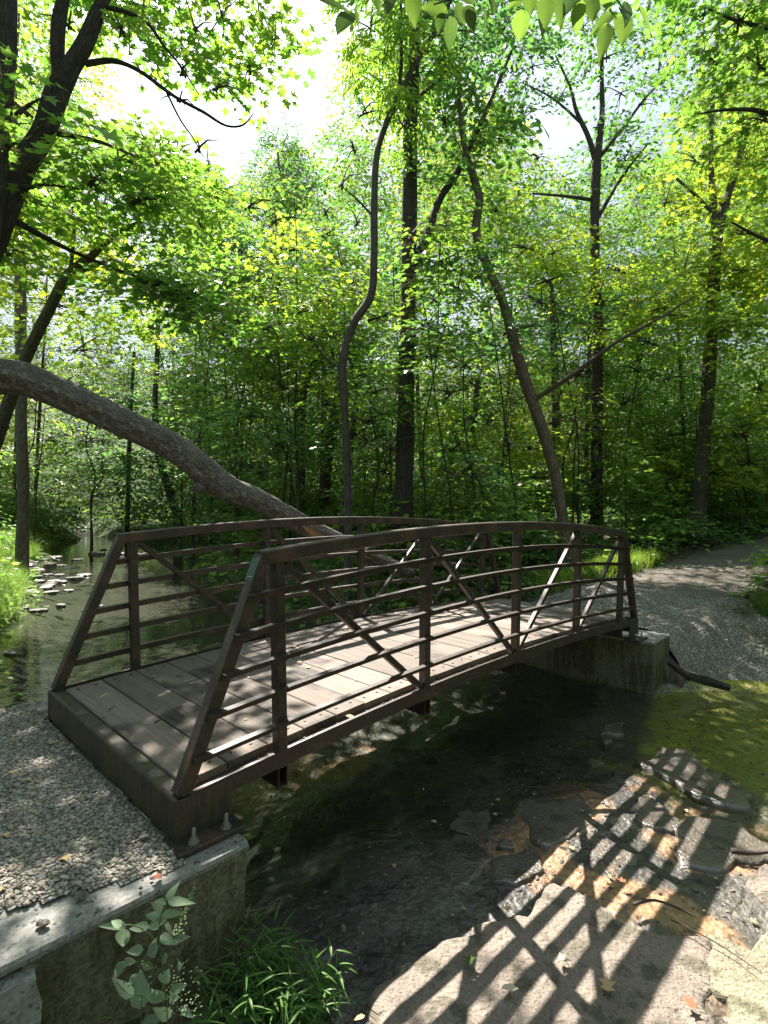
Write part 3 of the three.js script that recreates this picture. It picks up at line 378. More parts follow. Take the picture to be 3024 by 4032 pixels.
function sprayGeo(kind, n, len, leafLen, s, droop = 0.25) {
  reseed(s); const pos = [], col = [], idx = [], shape = LEAF[kind === 'pinnate' ? 'lance' : kind];
  const leafAt = (p, dir, up, L) => {
    const side = V(0, 0, 0).crossVectors(up, dir).normalize(), nrm = V(0, 0, 0).crossVectors(dir, side), k0 = pos.length / 3, b = rr(0.8, 1.2), y = rr(0.9, 1.12), fold = rr(0.02, 0.14), curl = rr(-0.1, 0.2);
    const push = (a, c) => { const h = Math.abs(c) * fold * 2 - curl * a * a; pos.push(p.x + (dir.x * a + side.x * c + nrm.x * h) * L, p.y + (dir.y * a + side.y * c + nrm.y * h) * L, p.z + (dir.z * a + side.z * c + nrm.z * h) * L); col.push(b * y, b, b * 0.9); };
    push(0.4, 0); for (const [a, c] of shape) push(a, c); for (let i = 0; i < shape.length; i++) idx.push(k0, k0 + 1 + i, k0 + 1 + (i + 1) % shape.length);
  };
  const stick = (a, b, w) => { const k = pos.length / 3, d = b.clone().sub(a).normalize(), s = V(0, 0, 0).crossVectors(d, V(0.1, 1, 0.2)).normalize().multiplyScalar(w); for (const [p, e, f] of [[a, 1, 1], [a, -1, 1], [b, 0.4, 1], [b, -0.4, 1]]) { pos.push(p.x + s.x * e, p.y + s.y * e, p.z + s.z * e); col.push(0.4, 0.2, 0.7); } idx.push(k, k + 1, k + 2, k + 1, k + 3, k + 2); };
  if (kind !== 'pinnate') stick(V(-0.35 * len, 0.02, 0), V(0.72 * len, -droop * len, 0), 0.005);
  if (kind === 'pinnate') for (let q = 0; q < n; q++) { const a0 = V(rr(-0.1, 0.3) * len, rr(-0.12, 0.12) * len, rr(-0.3, 0.3) * len), d = V(rr(0.2, 1), rr(-0.7, 0.1), rr(-0.9, 0.9)).normalize(), up = V(rr(-0.4, 0.4), 1, rr(-0.4, 0.4)).normalize(), sd = V(0, 0, 0).crossVectors(up, d).normalize(); for (let i = 0; i < 7; i++) { const t = 0.25 + 0.75 * Math.floor(i / 2) / 3, e = i === 6 ? 0 : i % 2 ? 1 : -1, p = a0.clone().addScaledVector(d, t * leafLen * 2.4); p.y -= t * t * 0.08; leafAt(p, d.clone().multiplyScalar(e ? 0.55 : 1).addScaledVector(sd, e * 0.85).add(V(0, -0.35, 0)).normalize(), up, leafLen * rr(0.8, 1.15)); } }
  else for (let i = 0; i < n; i++) {
    const t = (i + 0.5) / n, e = i % 2 ? 1 : -1, w = Math.sin(Math.PI * (0.15 + 0.8 * t)), p = V((t - 0.25) * len, -droop * len * t * t + rr(-0.07, 0.07) * len, e * w * rr(0.02, 0.42) * len);
    leafAt(p, V(rr(0.3, 1), rr(-0.5, 0.1), e * rr(0.1, 1)).normalize(), V(rr(-0.38, 0.38), 1, rr(-0.38, 0.38)).normalize(), leafLen * rr(0.6, 1.3));
    stick(V((t - 0.35) * len, -droop * len * t * t * 0.8, 0), p, 0.0022);
  }
  return geom(pos, idx, null, col);
}
const SPRAY = { maple: [1, 2, 3].map((s) => sprayGeo('maple', 13, 0.62, 0.105, 100 + s)), oval: [1, 2, 3].map((s) => sprayGeo('oval', 15, 0.6, 0.1, 110 + s)), pinnate: [1, 2].map((s) => sprayGeo('pinnate', 5, 0.5, 0.11, 120 + s)), far: [1, 2, 3].map((s) => sprayGeo('far', 18, 0.7, 0.1, 130 + s)), small: [1, 2].map((s) => sprayGeo('oval', 18, 0.42, 0.06, 140 + s)) };
let sprays = 0;
class Crown {
  constructor(kind, color, vary = 0.22) { this.kind = kind; this.color = color; this.vary = vary; this.list = SPRAY[kind].map(() => []); }
  add(P, yaw, pitch, roll, k, warm) { this.list[Math.floor(rnd() * this.list.length)].push([P, yaw, pitch, roll, k, warm]); }
  build(parent, name = 'crown', mat = M.leaf) {
    const w = worldOf(parent), mtx = new THREE.Matrix4(), q = new THREE.Quaternion(), e = new THREE.Euler(0, 0, 0, 'YXZ'), c = new THREE.Color(), out = [];
    this.list.forEach((l, i) => { if (!l.length) return; const m = new THREE.InstancedMesh(SPRAY[this.kind][i], mat, l.length); sprays += l.length;
      l.forEach(([P, yaw, pitch, roll, k, warm], n) => { q.setFromEuler(e.set(roll, yaw, pitch)); mtx.compose(P.clone().sub(w), q, V(k, k, k)); m.setMatrixAt(n, mtx); const b = 1 + this.vary * (rnd() - 0.5) * 2; c.setRGB(this.color[0] * b * (1 + 0.3 * warm), this.color[1] * b * (1 + 0.1 * warm), this.color[2] * b * (1 - 0.2 * warm)); m.setColorAt(n, c); });
      shadows(m); m.name = name; m.userData.kind = 'stuff'; parent.add(m); out.push(m); });
    return out;
  }
}
const H = (x, y) => x * DS / 2099.8;                      // reduced-copy pixels to metres at one metre
// one clump of sprays: centre on the reduced copy, depth, half sizes in its pixels
function clump(crown, [x, y, d, rx, ry, dens = 1], k = 1, tier = 0.32, twigs = null) {
  const c = atS(x, y, d), RX = H(rx) * d, RY = H(ry) * d, RZ = (RX + RY) * 0.6 + 0.2, n = Math.round(dens * 46 * Math.PI * RX * RY / (k * k) + 4), warm0 = rr(-0.5, 0.6);
  const F = V(FWD.x, 0, FWD.z).normalize(), R = V(RIGHT.x, 0, RIGHT.z).normalize();
  for (let i = 0; i < n; i++) {
    let u, v, w; do { u = rr(-1, 1); v = rr(-1, 1); w = rr(-1, 1); } while (u * u + v * v + w * w > 1);
    const P = c.clone().addScaledVector(R, u * RX).addScaledVector(F, w * RZ); let dy = v * RY; if (tier) dy = Math.round(dy / tier) * tier + gauss() * 0.07 - 0.12 * (u * u + w * w) * RX; P.y += dy;
    if (fbm(P.x * 1.1 + 20, P.y * 1.5, P.z * 1.1, 2) < 0.44 && rnd() < 0.9) continue;
    if (shadeOff(P, 0.22 * k) && rnd() < 0.985) continue; if (thinned(P) && rnd() < 0.6) continue;
    const out = Math.atan2(-(P.z - c.z), P.x - c.x) + gauss() * 0.7;
    crown.add(P, out, rr(-0.3, 0.12), gauss() * 0.28, k * rr(0.75, 1.25), clamp(warm0 + gauss() * 0.5, -1, 1));
  }
  if (twigs) for (let i = 0; i < 3 + RX * 2; i++) { const a = V(rr(-1, 1) * RX, rr(-0.7, 0.6) * RY, rr(-1, 1) * RX), e = c.clone().add(a), b = c.clone().add(V(a.x * -0.2, -RY * 0.4, a.z * -0.2)), m = b.clone().lerp(e, 0.5).add(V(0, 0.1, 0)); twigs.push(limb([b, m, e], [0.012 * k, 0.008 * k, 0.003], 4, 0, 2)); }
}
// a tree from measured points [x, y, d, width in reduced-copy pixels]
const pts = (l, d) => l.map((p) => atS(p[0], p[1], d + (p[3] || 0))), radii = (l, d) => l.map((p) => Math.max(0.004, p[2] * DS / 2099.8 * d / 2));
function tree(name, label, group, o) {
  if (o.dry) for (let n = 0; n < 14; n++) { const b = atS(o.trunk[0][0], 1050, o.d); if (b.x > xl(b.z) - 0.5 && b.x < xr(b.z) + 0.6) { o.d += 0.8; for (const c of o.clumps) c[2] += 0.8; } else break; }
  const P = pts(o.trunk, o.d), r = radii(o.trunk, o.d), base = P[0].clone(); base.y = ground(base.x, base.z) - 0.15;
  if (P[0].y - base.y > 0.3) { P.unshift(base.clone()); r.unshift(r[0] * 1.08); } else P[0].y = base.y;
  const t = thing(name, V(base.x, base.y + 0.15, base.z), label, 'tree', group), mat = o.mat || M.bark;
  part('trunk', limb(P, r, o.seg || 12, 0.14, 5, 0.35), mat, t);
  for (const l of o.limbs || []) part('limb', limb(pts(l, o.d), radii(l, o.d), 8, 0.1, 4), mat, t);
  const tw = []; const kinds = new Map();
  for (const c of o.clumps || []) { const kind = c[6] || o.leaf || 'maple'; if (!kinds.has(kind)) kinds.set(kind, new Crown(kind, o.color || GREEN, o.vary)); clump(kinds.get(kind), c, o.k || 1.45, o.tier ?? 0.32, tw); }
  for (const k of kinds.values()) k.build(t);
  if (tw.length) { const m = part('twigs', mergeGeometries(tw), M.twig, t); m.userData.kind = 'stuff'; }
  return t;
}
const GREEN = [0.205, 0.375, 0.05], DEEP = [0.125, 0.28, 0.06], LIME = [0.345, 0.49, 0.042];  // cool shade tone put into DEEP and GREEN, sunlit yellow into LIME
reseed(1001);
tree('maple_tree', 'forked maple with rough dark trunk and boughs hanging over the stream', null, { d: 6.5, mat: M.barkDark, seg: 18, trunk: [[-130, 1000, 52], [-90, 760, 52], [-28, 549, 50], [9, 461, 46], [41, 369, 51], [88, 295, 44], [124, 203, 46], [152, 148, 36], [184, 92, 32], [207, 37, 30], [226, -10, 26], [262, -150, 18], [300, -350, 9]],
  limbs: [[[118, 215, 32], [128, 170, 28], [124, 120, 28], [127, 46, 30], [138, -10, 25], [150, -200, 16]], [[185, 138, 13], [240, 131, 11], [277, 141, 9], [313, 161, 8], [350, 189, 8], [383, 212, 7], [439, 242, 7], [490, 272, 5], [525, 270, 4], [548, 245, 2]], [[360, 200, 5], [392, 263, 4], [415, 295, 3], [440, 340, 2]], [[221, 14, 10], [277, 28, 9], [323, 55, 7], [355, 101, 6], [387, 138, 4], [430, 205, 2]], [[100, 285, 12], [190, 300, 8], [300, 340, 6, 1.5], [420, 390, 4, 3.4], [530, 430, 2, 4.6]], [[30, 420, 8], [90, 400, 6], [180, 410, 3]], [[20, 470, 16], [150, 540, 10, 1], [300, 600, 7, 2], [450, 650, 5, 3], [570, 690, 3, 3.9]]],
  clumps: [[50, 230, 5.6, 80, 50, 0.6], [15, 320, 5.5, 50, 40, 0.4], [150, 40, 7.6, 60, 60, 0.3], [262, 55, 7, 60, 50, 0.55], [310, 15, 7.4, 60, 40, 0.7], [330, 110, 7.4, 45, 50, 0.6], [420, 55, 7.8, 60, 45, 0.6], [395, 150, 7.6, 45, 35, 0.5], [480, 35, 8, 60, 40, 0.7], [560, 25, 8.4, 55, 35, 0.7], [590, 85, 8.4, 30, 35, 0.35], [540, 145, 8.4, 35, 35, 0.4], [470, 185, 8, 50, 30, 0.5], [390, 210, 7.6, 45, 30, 0.6],
    [255, 330, 7.2, 75, 55, 1.4], [330, 345, 8.4, 85, 50, 1.5], [330, 370, 11, 80, 40, 1], [400, 390, 11.2, 80, 45, 1.4], [470, 420, 11.4, 80, 40, 1.3], [540, 440, 11.6, 55, 30, 1], [450, 350, 11.6, 70, 30, 0.7], [300, 420, 7.4, 90, 50, 1.2], [380, 330, 11.2, 70, 30, 0.8], [430, 470, 11.2, 80, 35, 0.9], [345, 600, 8.5, 75, 45, 1.4], [400, 628, 9, 75, 45, 1.5], [455, 655, 9.4, 75, 45, 1.5], [515, 680, 9.9, 70, 45, 1.4], [576, 700, 10.4, 65, 40, 1.2], [200, 380, 7, 60, 60, 1.3], [150, 345, 8, 80, 50, 1], [60, 430, 8.2, 80, 55, 1], [10, 520, 8, 80, 70, 0.8], [-60, 400, 7, 80, 120, 1.2], [430, 320, 7.6, 50, 25, 0.5], [-160, 250, 6.5, 150, 200, 1], [-150, -100, 6.5, 170, 160, 1], [100, -220, 7, 170, 120, 1], [330, -220, 7.6, 160, 110, 0.8], [-330, 500, 6.5, 150, 250, 1], [0, -430, 7.5, 220, 120, 0.8]] });
tree('maple_tree', 'upright maple stem standing close beside the forked maple', null, { d: 6.0, mat: M.barkDark, seg: 14, trunk: [[-75, 1000, 44], [-35, 600, 40], [-5, 323, 38], [9, 184, 38], [15, 92, 37], [16, 0, 35], [6, -250, 24], [-10, -500, 10]], clumps: [[-120, -420, 6.2, 200, 120, 0.9], [60, -480, 6.6, 180, 120, 0.8], [-300, 50, 6, 130, 200, 0.8]] });
tree('leaning_tree', 'slanting tree with a broken upper limb on the grassy stream bank', null, { d: 10, trunk: [[-45, 1050, 28], [-10, 955, 26], [30, 840, 25], [62, 760, 24], [110, 660, 21], [150, 590, 20], [195, 555, 16], [215, 537, 13], [260, 500, 11], [305, 480, 8]], limbs: [[[152, 588, 8], [160, 500, 7], [156, 430, 5], [150, 390, 4]], [[150, 595, 10], [200, 575, 9], [240, 560, 5]], [[165, 440, 4], [210, 400, 3], [240, 380, 2]]], color: LIME, clumps: [[120, 470, 10, 80, 55, 0.8], [205, 450, 10, 90, 55, 0.8], [265, 560, 10.5, 90, 55, 0.8], [120, 640, 11, 100, 60, 0.8], [300, 640, 11, 90, 60, 0.8], [180, 735, 12, 120, 60, 0.9], [40, 520, 10, 60, 60, 0.7]] });
tree('maple_tree', 'tall grey trunk behind the slanting bank tree', null, { d: 16, mat: M.barkGrey, trunk: [[50, 1060, 24], [46, 900, 22], [45, 700, 22], [42, 540, 22], [35, 380, 17], [30, 200, 12], [40, 20, 6]], limbs: [[[38, 420, 8], [80, 330, 7], [120, 230, 5], [140, 130, 3]]], color: LIME, k: 1.2, clumps: [[60, 400, 16, 80, 70, 0.9], [150, 300, 16, 110, 80, 0.9], [60, 130, 16, 90, 100, 0.9], [170, 150, 16, 70, 70, 0.7], [110, 20, 16, 90, 60, 0.8]] });
tree('ash_tree', 'slender crooked tree with drooping feathery leaves behind the deck', null, { d: 10.2, mat: M.bark, leaf: 'pinnate', color: [0.26, 0.42, 0.045], tier: 0, trunk: [[752, 1120, 16], [748, 960, 16], [742, 850, 17], [740, 780, 18], [762, 700, 18], [800, 640, 18], [808, 540, 15], [808, 450, 15], [815, 330, 14], [835, 265, 13], [862, 205, 12], [895, 140, 11], [937, 72, 10], [980, -20, 8], [1000, -150, 4]], limbs: [[[862, 205, 9], [867, 120, 8], [865, 40, 7], [870, -40, 5]], [[808, 470, 5], [770, 430, 4], [735, 400, 2]], [[740, 800, 6], [700, 770, 4], [670, 720, 2]]],
  clumps: [[830, 110, 10.3, 60, 60, 0.7], [900, 150, 10.5, 60, 60, 1.1], [790, 225, 10.3, 55, 60, 1], [870, 260, 10.3, 50, 50, 0.9], [765, 310, 10.3, 45, 45, 0.8], [740, 390, 10.3, 45, 40, 1], [770, 470, 10.1, 40, 45, 0.9], [800, 50, 10.5, 60, 50, 0.5], [705, 455, 10.1, 28, 28, 0.5], [690, 640, 11.9, 45, 35, 1.1, 'oval'], [670, 720, 11.9, 50, 40, 1.1, 'oval'], [720, 765, 11.9, 45, 30, 1, 'oval'], [705, 860, 11.9, 55, 40, 0.9, 'oval'], [760, 620, 11.9, 40, 30, 0.7, 'oval'], [960, 865, 9.7, 45, 22, 0.9], [920, 30, 10.5, 60, 60, 0.5]] });
tree('oak_tree', 'thick straight dark trunk standing behind the far railing', null, { d: 11, mat: M.barkDark, seg: 18, leaf: 'oval', color: DEEP, trunk: [[872, 1225, 46], [872, 1100, 42], [876, 900, 36], [880, 700, 33], [884, 500, 32], [887, 300, 30], [893, 150, 26], [900, 0, 22], [905, -200, 12]], limbs: [[[900, 570, 22], [925, 500, 19], [950, 430, 16], [990, 370, 13], [1050, 240, 9], [1105, 110, 6]], [[890, 220, 8], [960, 160, 6], [1010, 80, 4]]], clumps: [[960, 110, 11, 70, 60, 1.1], [1020, 185, 11, 70, 60, 1.2], [960, 250, 11, 65, 50, 1.2], [1040, 290, 11.4, 65, 60, 1.1], [930, 380, 11.4, 60, 50, 0.9], [1000, 50, 11, 80, 60, 1], [1090, 40, 12, 55, 50, 0.6], [860, -40, 11, 120, 60, 0.9], [1000, -120, 11, 150, 70, 0.8]] });
tree('crooked_tree', 'crooked brown trunk bending left above the far end of the railing', null, { d: 10.8, mat: M.barkWarm, seg: 14, leaf: 'oval', trunk: [[1220, 1185, 27], [1202, 1040, 24], [1175, 940, 24], [1140, 840, 24], [1110, 740, 22], [1085, 650, 20], [1048, 565, 19], [1028, 500, 18], [1035, 430, 17], [1020, 375, 15], [1000, 300, 11], [990, 190, 6]], limbs: [[[1150, 866, 11], [1250, 800, 9, -0.6], [1330, 740, 7, -1], [1420, 690, 5, -1.2], [1500, 640, 3, -1.2]]], clumps: [[1070, 440, 11.8, 60, 45, 0.8], [965, 480, 11.4, 55, 45, 0.8], [1140, 520, 12.2, 80, 55, 0.9], [1170, 640, 12.4, 90, 55, 1], [1000, 330, 11, 45, 45, 0.7]] });
tree('oak_tree', 'dark forked tree with a thin crown open to the sky', null, { d: 15, mat: M.barkDark, leaf: 'oval', color: DEEP, trunk: [[1288, 1100, 25], [1290, 900, 22], [1290, 700, 22], [1285, 560, 20], [1285, 450, 20], [1290, 345, 18], [1300, 250, 11], [1300, 120, 8], [1312, -20, 5]], limbs: [[[1288, 350, 13], [1268, 290, 10], [1245, 240, 8], [1232, 190, 6], [1200, 120, 3]], [[1295, 340, 9], [1350, 270, 7], [1400, 205, 5], [1470, 140, 3]], [[1282, 432, 8], [1220, 424, 6], [1150, 418, 4]], [[1292, 470, 9], [1345, 380, 6], [1400, 310, 4]], [[1260, 270, 6], [1190, 210, 4], [1130, 180, 2]]],
  clumps: [[1150, 130, 15, 55, 45, 1.14], [1210, 205, 15, 45, 35, 1.14], [1130, 240, 15, 60, 45, 1.33], [1310, 110, 15, 55, 55, 1.14], [1260, 50, 15, 60, 45, 1.14], [1385, 215, 15, 45, 35, 0.95], [1340, 190, 15, 55, 45, 1.33], [1290, 265, 15, 60, 35, 1.14], [1160, 330, 15, 45, 35, 0.95], [1350, 330, 15, 75, 45, 1.33], [1400, 70, 16, 55, 45, 1.14], [1110, 60, 15, 50, 50, 0.95]] });
tree('maple_tree', 'forked maple with lime green leaves beside the dirt path', null, { d: 14, mat: M.bark, color: LIME, trunk: [[1508, 1120, 29], [1522, 930, 26], [1532, 800, 26], [1540, 640, 24], [1548, 520, 22], [1570, 430, 16], [1600, 330, 12], [1632, 200, 8], [1650, 40, 4]], limbs: [[[1546, 540, 15], [1540, 430, 13], [1535, 330, 11], [1540, 200, 9], [1552, 50, 6]], [[1552, 515, 13], [1600, 500, 12], [1659, 527, 11], [1730, 565, 8]], [[1542, 462, 8], [1500, 420, 7], [1460, 385, 4]], [[1535, 700, 6], [1460, 680, 4], [1400, 690, 2]]],
  clumps: [[1560, 420, 14, 85, 55, 1], [1620, 330, 14, 70, 70, 1.2], [1500, 330, 14, 50, 55, 0.9], [1440, 420, 14, 80, 55, 1], [1600, 560, 13.5, 90, 65, 1.3], [1480, 560, 14, 100, 60, 1.2], [1620, 680, 13, 80, 60, 1.2], [1540, 720, 13, 90, 55, 1.1], [1430, 650, 13.5, 90, 50, 1.1], [1640, 820, 12, 60, 60, 1.1], [1560, 190, 14, 50, 55, 0.6], [1740, 450, 13, 100, 200, 1]] });
tree('maple_tree', 'maple whose dark boughs reach over the gravel path beyond the bridge', null, { d: 9, mat: M.barkDark, color: GREEN, trunk: [[1950, 1180, 50], [1930, 800, 44], [1900, 400, 38], [1870, 50, 30], [1850, -300, 14]], limbs: [[[1890, 160, 16], [1740, 100, 13], [1659, 62, 11], [1600, 48, 7], [1530, 20, 4]], [[1895, 350, 16], [1760, 290, 12], [1640, 240, 9], [1560, 238, 6], [1510, 246, 3]], [[1900, 560, 14], [1780, 540, 12], [1659, 520, 8], [1580, 480, 4]]], clumps: [[1640, 130, 9, 65, 60, 1.2], [1600, 35, 9, 70, 50, 1], [1650, 245, 9, 50, 50, 1], [1520, 20, 10, 55, 45, 0.7], [1545, 125, 9.5, 40, 35, 0.5], [1800, 0, 9, 150, 150, 1], [1800, 350, 9, 130, 150, 1], [1650, -200, 9, 200, 100, 0.9]] });
reseed(1400);
[[650, 1110, 18, 20, [[650, 1110, 20], [648, 950, 19], [652, 870, 17], [680, 780, 12], [700, 700, 8]], [[[652, 875, 12], [560, 790, 10], [460, 710, 8], [375, 652, 5]]], 'forked tree with a long slanting limb pointing toward the fallen log'], [704, 1130, 17, 0, [[700, 1130, 26], [705, 1000, 25], [718, 920, 22], [735, 830, 16], [740, 700, 10]], [], 'stout dark trunk behind the lower end of the fallen log'], [745, 1130, 14, 0, [[738, 1130, 20], [748, 1050, 17], [757, 960, 13], [770, 860, 9]], [], 'dark tapering trunk close beside the slender crooked tree'], [382, 1130, 20, 0, [[386, 1130, 20], [362, 1050, 17], [342, 980, 15], [335, 880, 12], [340, 760, 10], [342, 640, 7]], [], 'dark bent trunk leaning over the head of the pool'], [1200, 1080, 20, 0, [[1202, 1080, 22], [1200, 950, 20], [1200, 850, 18], [1194, 700, 13], [1190, 560, 8]], [], 'straight trunk just behind the crooked brown tree'], [1380, 1000, 24, 0, [[1382, 1010, 14], [1380, 880, 14], [1378, 740, 11], [1372, 600, 7]], [], 'thin upright trunk between the two forked trees'], [1010, 1120, 16, 0, [[1004, 1130, 17], [1014, 1030, 15], [1022, 940, 13], [1032, 820, 9]], [[[1016, 1000, 6], [970, 1060, 5], [940, 1100, 4]]], 'thin leaning dark trunk to the side of the thick straight oak'], [275, 1110, 22, 0, [[276, 1110, 9], [278, 1000, 9], [282, 900, 8], [290, 760, 6]], [], 'pale slim trunk at the bend of the stream'], [600, 1000, 30, 0, [[602, 1050, 14], [600, 850, 13], [590, 640, 11], [610, 480, 9], [600, 330, 5]], [[[595, 560, 7], [560, 480, 5], [540, 420, 3]], [[600, 520, 7], [650, 440, 5], [690, 380, 3]]], 'tall distant tree with a rounded dark crown under the open sky']]
  .forEach(([x, y, d, , trunk, limbs, label], i) => tree('woodland_tree', label, null, { d, mat: i % 2 ? M.barkDark : M.bark, trunk, limbs, dry: 1, leaf: 'far', color: DEEP, k: i === 8 ? 1.6 : 1.3, clumps: i === 8 ? [[610, 310, 30, 45, 45, 1.1], [590, 390, 30, 55, 50, 1], [640, 400, 30, 50, 50, 1], [600, 480, 30, 70, 55, 1], [640, 560, 30, 70, 60, 0.9]] : [[trunk[trunk.length - 1][0], trunk[trunk.length - 1][1], d, 90, 60, 0.9], [trunk[trunk.length - 2][0] + rr(-60, 60), trunk[trunk.length - 2][1] - 40, d, 80, 50, 0.8]] }));
// slim trees deeper in the wood
reseed(1500);
for (let i = 0; i < 14; i++) {
  const x = 30 + (i * 617) % 1630, d = rr(17, 33), c = atS(x, 1000, d); if (c.x > xl(c.z) - 0.6 && c.x < xr(c.z) + 0.8) continue; const w = rr(6, 15), l = rr(-25, 25), top = rr(450, 760);
  tree('slim_tree', 'slim dark tree trunk deep in the wood behind the stream', 'slim trees deep in the wood', { d, dry: 1, seg: 7, mat: i % 3 ? M.barkDark : M.barkGrey, trunk: [[x, 1080, w], [x + l * 0.4, 900, w * 0.92], [x + l, top, w * 0.6], [x + l * 1.2, top - 120, w * 0.3]], leaf: 'far', color: i % 3 ? DEEP : GREEN, k: 1.4, clumps: [[x + l, top - 60, d, rr(60, 100), rr(40, 60), 0.8], [x + l, top + 90, d, rr(50, 90), 45, 0.7]] });
}
// saplings: thin stems with level tiers of leaves
reseed(1600);
[[950, 560, 10], [1050, 650, 11], [1180, 600, 12], [1300, 640, 12], [1400, 730, 11], [1000, 780, 10.5], [1120, 800, 11], [1250, 800, 12.5], [920, 700, 10], [1350, 860, 12], [1500, 870, 11.5], [1600, 930, 11], [800, 900, 11], [560, 600, 14], [480, 700, 14], [400, 560, 14], [550, 800, 13], [600, 950, 13], [460, 900, 13], [350, 800, 13], [200, 880, 13], [80, 880, 12], [90, 990, 11], [220, 1000, 13], [830, 1010, 11.5], [980, 960, 11], [1100, 960, 12], [1200, 900, 13], [1290, 980, 12], [1420, 960, 12], [1540, 1010, 11], [620, 700, 15], [730, 560, 15], [850, 620, 14], [430, 600, 10.5], [520, 590, 10.6], [600, 610, 10.6], [480, 520, 11.2], [640, 530, 11.4]]
  .forEach(([x, y, d], i) => { if (x > 1330) d += 3.5; else if (x > 1080) d += 1.5; const dx = rr(-70, 70), col = x > 1150 || x < 350 ? [LIME, GREEN, LIME][i % 3] : [GREEN, DEEP, LIME, GREEN][i % 4]; tree('sapling', 'slim sapling with level tiers of green leaves beyond the bridge', 'saplings under the tall trees', { d, dry: 1, seg: 6, mat: M.barkDark, trunk: [[x + dx, Math.max(1090, y + 160), 4], [x + dx * 0.9 + rr(-12, 12), mix(y, 1090, 0.7), 3.4], [x + dx * 0.45 + rr(-15, 15), mix(y, 1090, 0.4), 3], [x, y - 20, 2.2], [x - dx * 0.5, y - 110, 1.2]], color: col, leaf: i % 3 ? 'maple' : 'oval', clumps: [[x, y, d, 90, 40, 0.8], [x + rr(-60, 60), y - 60, d, 70, 32, 0.7], [x + rr(-60, 60), y + 60, d, 90, 35, 0.65]] }); });
// the far mass of leaves
{
  reseed(1700); const mass = new THREE.Group(); mass.name = 'distant_foliage'; scene.add(mass); tag(mass, 'mass of leaves of the wood fading back behind the stream', 'foliage', null, 'stuff');
  const top = (x) => lerpT([[-700, -400], [150, -100], [250, 200], [330, 330], [520, 400], [560, 330], [640, 330], [690, 310], [740, 200], [780, 60], [850, -100], [1020, 60], [1080, 220], [1170, 330], [1240, 390], [1290, 330], [1380, 320], [1440, 250], [1500, 180], [1600, -100], [2400, -400]], x);
  const cr = [new Crown('far', GREEN, 0.35), new Crown('far', DEEP, 0.35), new Crown('far', LIME, 0.3)];
  for (let i = 0; i < 42000; i++) {
    const d = 14 + 26 * Math.pow(rnd(), 0.8), x = rr(-500, 2160), y0 = top(x), y = mix(1120, y0, Math.pow(rnd(), 1.25)), P = atS(x, y, d), g = ground(P.x, P.z); if (P.y < g || P.y > g + 24) continue;
    if (P.x > xl(P.z) + 0.2 && P.x < xr(P.z) - 0.2 && P.y < mix(2.2, 0, smooth(-24, -36, P.z))) continue;
    const n = fbm(P.x * 0.33, P.y * 0.42, P.z * 0.33, 3); if (n < 0.46 - 0.2 * smooth(700, 1000, y) + 0.08 * smooth(y0 + 250, y0, y)) continue;
    if (shadeOff(P, 0.3) && rnd() < 0.97) continue; if (thinned(P) && rnd() < 0.6) continue;
    const t = noise3(P.x * 0.17, P.y * 0.12, P.z * 0.17); cr[t < 0.36 ? 1 : t < 0.54 ? 0 : 2].add(P, rr(0, 6.3), rr(-0.35, 0.2), gauss() * 0.45, mix(1.5, 2.9, (d - 14) / 26) * rr(0.8, 1.25), gauss() * 0.5);
  }
  cr.forEach((c) => c.build(mass, 'leaves', M.leafFar));
}
// unseen trees added round the viewer to shade the bank and block sky
reseed(1800);
[[-4.6, -1.5, 13, 3.2], [-5.5, -7.5, 14, 3.6], [-9, 1.5, 15, 4], [13, 7, 14, 4], [3.4, 13.5, 12, 4.4], [-5.5, 10, 11, 4.2], [9.5, 12, 12, 4.4], [-12, 8, 12, 4.4], [17, 14, 12, 4.4]].forEach(([x, z, h, R], i) => {
  const y = ground(x, z), t = thing('oak_tree', V(x, y, z), 'unseen oak added out of view to block sun and sky', 'tree', 'added oaks out of view'), cr = new Crown('far', i % 2 ? GREEN : DEEP);
  part('trunk', limb([V(x, y - 0.2, z), V(x + 0.2, y + h * 0.35, z - 0.1), V(x, y + h * 0.8, z)], [0.24, 0.18, 0.05], 10, 0.12, 5, 0.3), M.bark, t);
  for (let k = 0; k < 800; k++) { let u, v, w; do { u = rr(-1, 1); v = rr(-1, 1); w = rr(-1, 1); } while (u * u + v * v + w * w > 1); const P = V(x + u * R, y + h * (z > 6 ? 0.56 : 0.68) + v * h * (z > 6 ? 0.44 : 0.32), z + w * R), e = P.clone().sub(EYE), d = e.dot(FWD); if (d > 0 && Math.abs(e.dot(RIGHT) / d) < 0.8 && Math.abs(e.dot(UP) / d) < 1.02) continue; if (fbm(P.x * 0.6, P.y * 0.7, P.z * 0.6, 2) < 0.42 || (shadeOff(P, 0.3) && rnd() < 0.98)) continue; cr.add(P, rr(0, 6.3), rr(-0.3, 0.2), gauss() * 0.4, rr(2.2, 3.2), gauss() * 0.5); }
  cr.build(t, 'crown', M.leafFar);
});
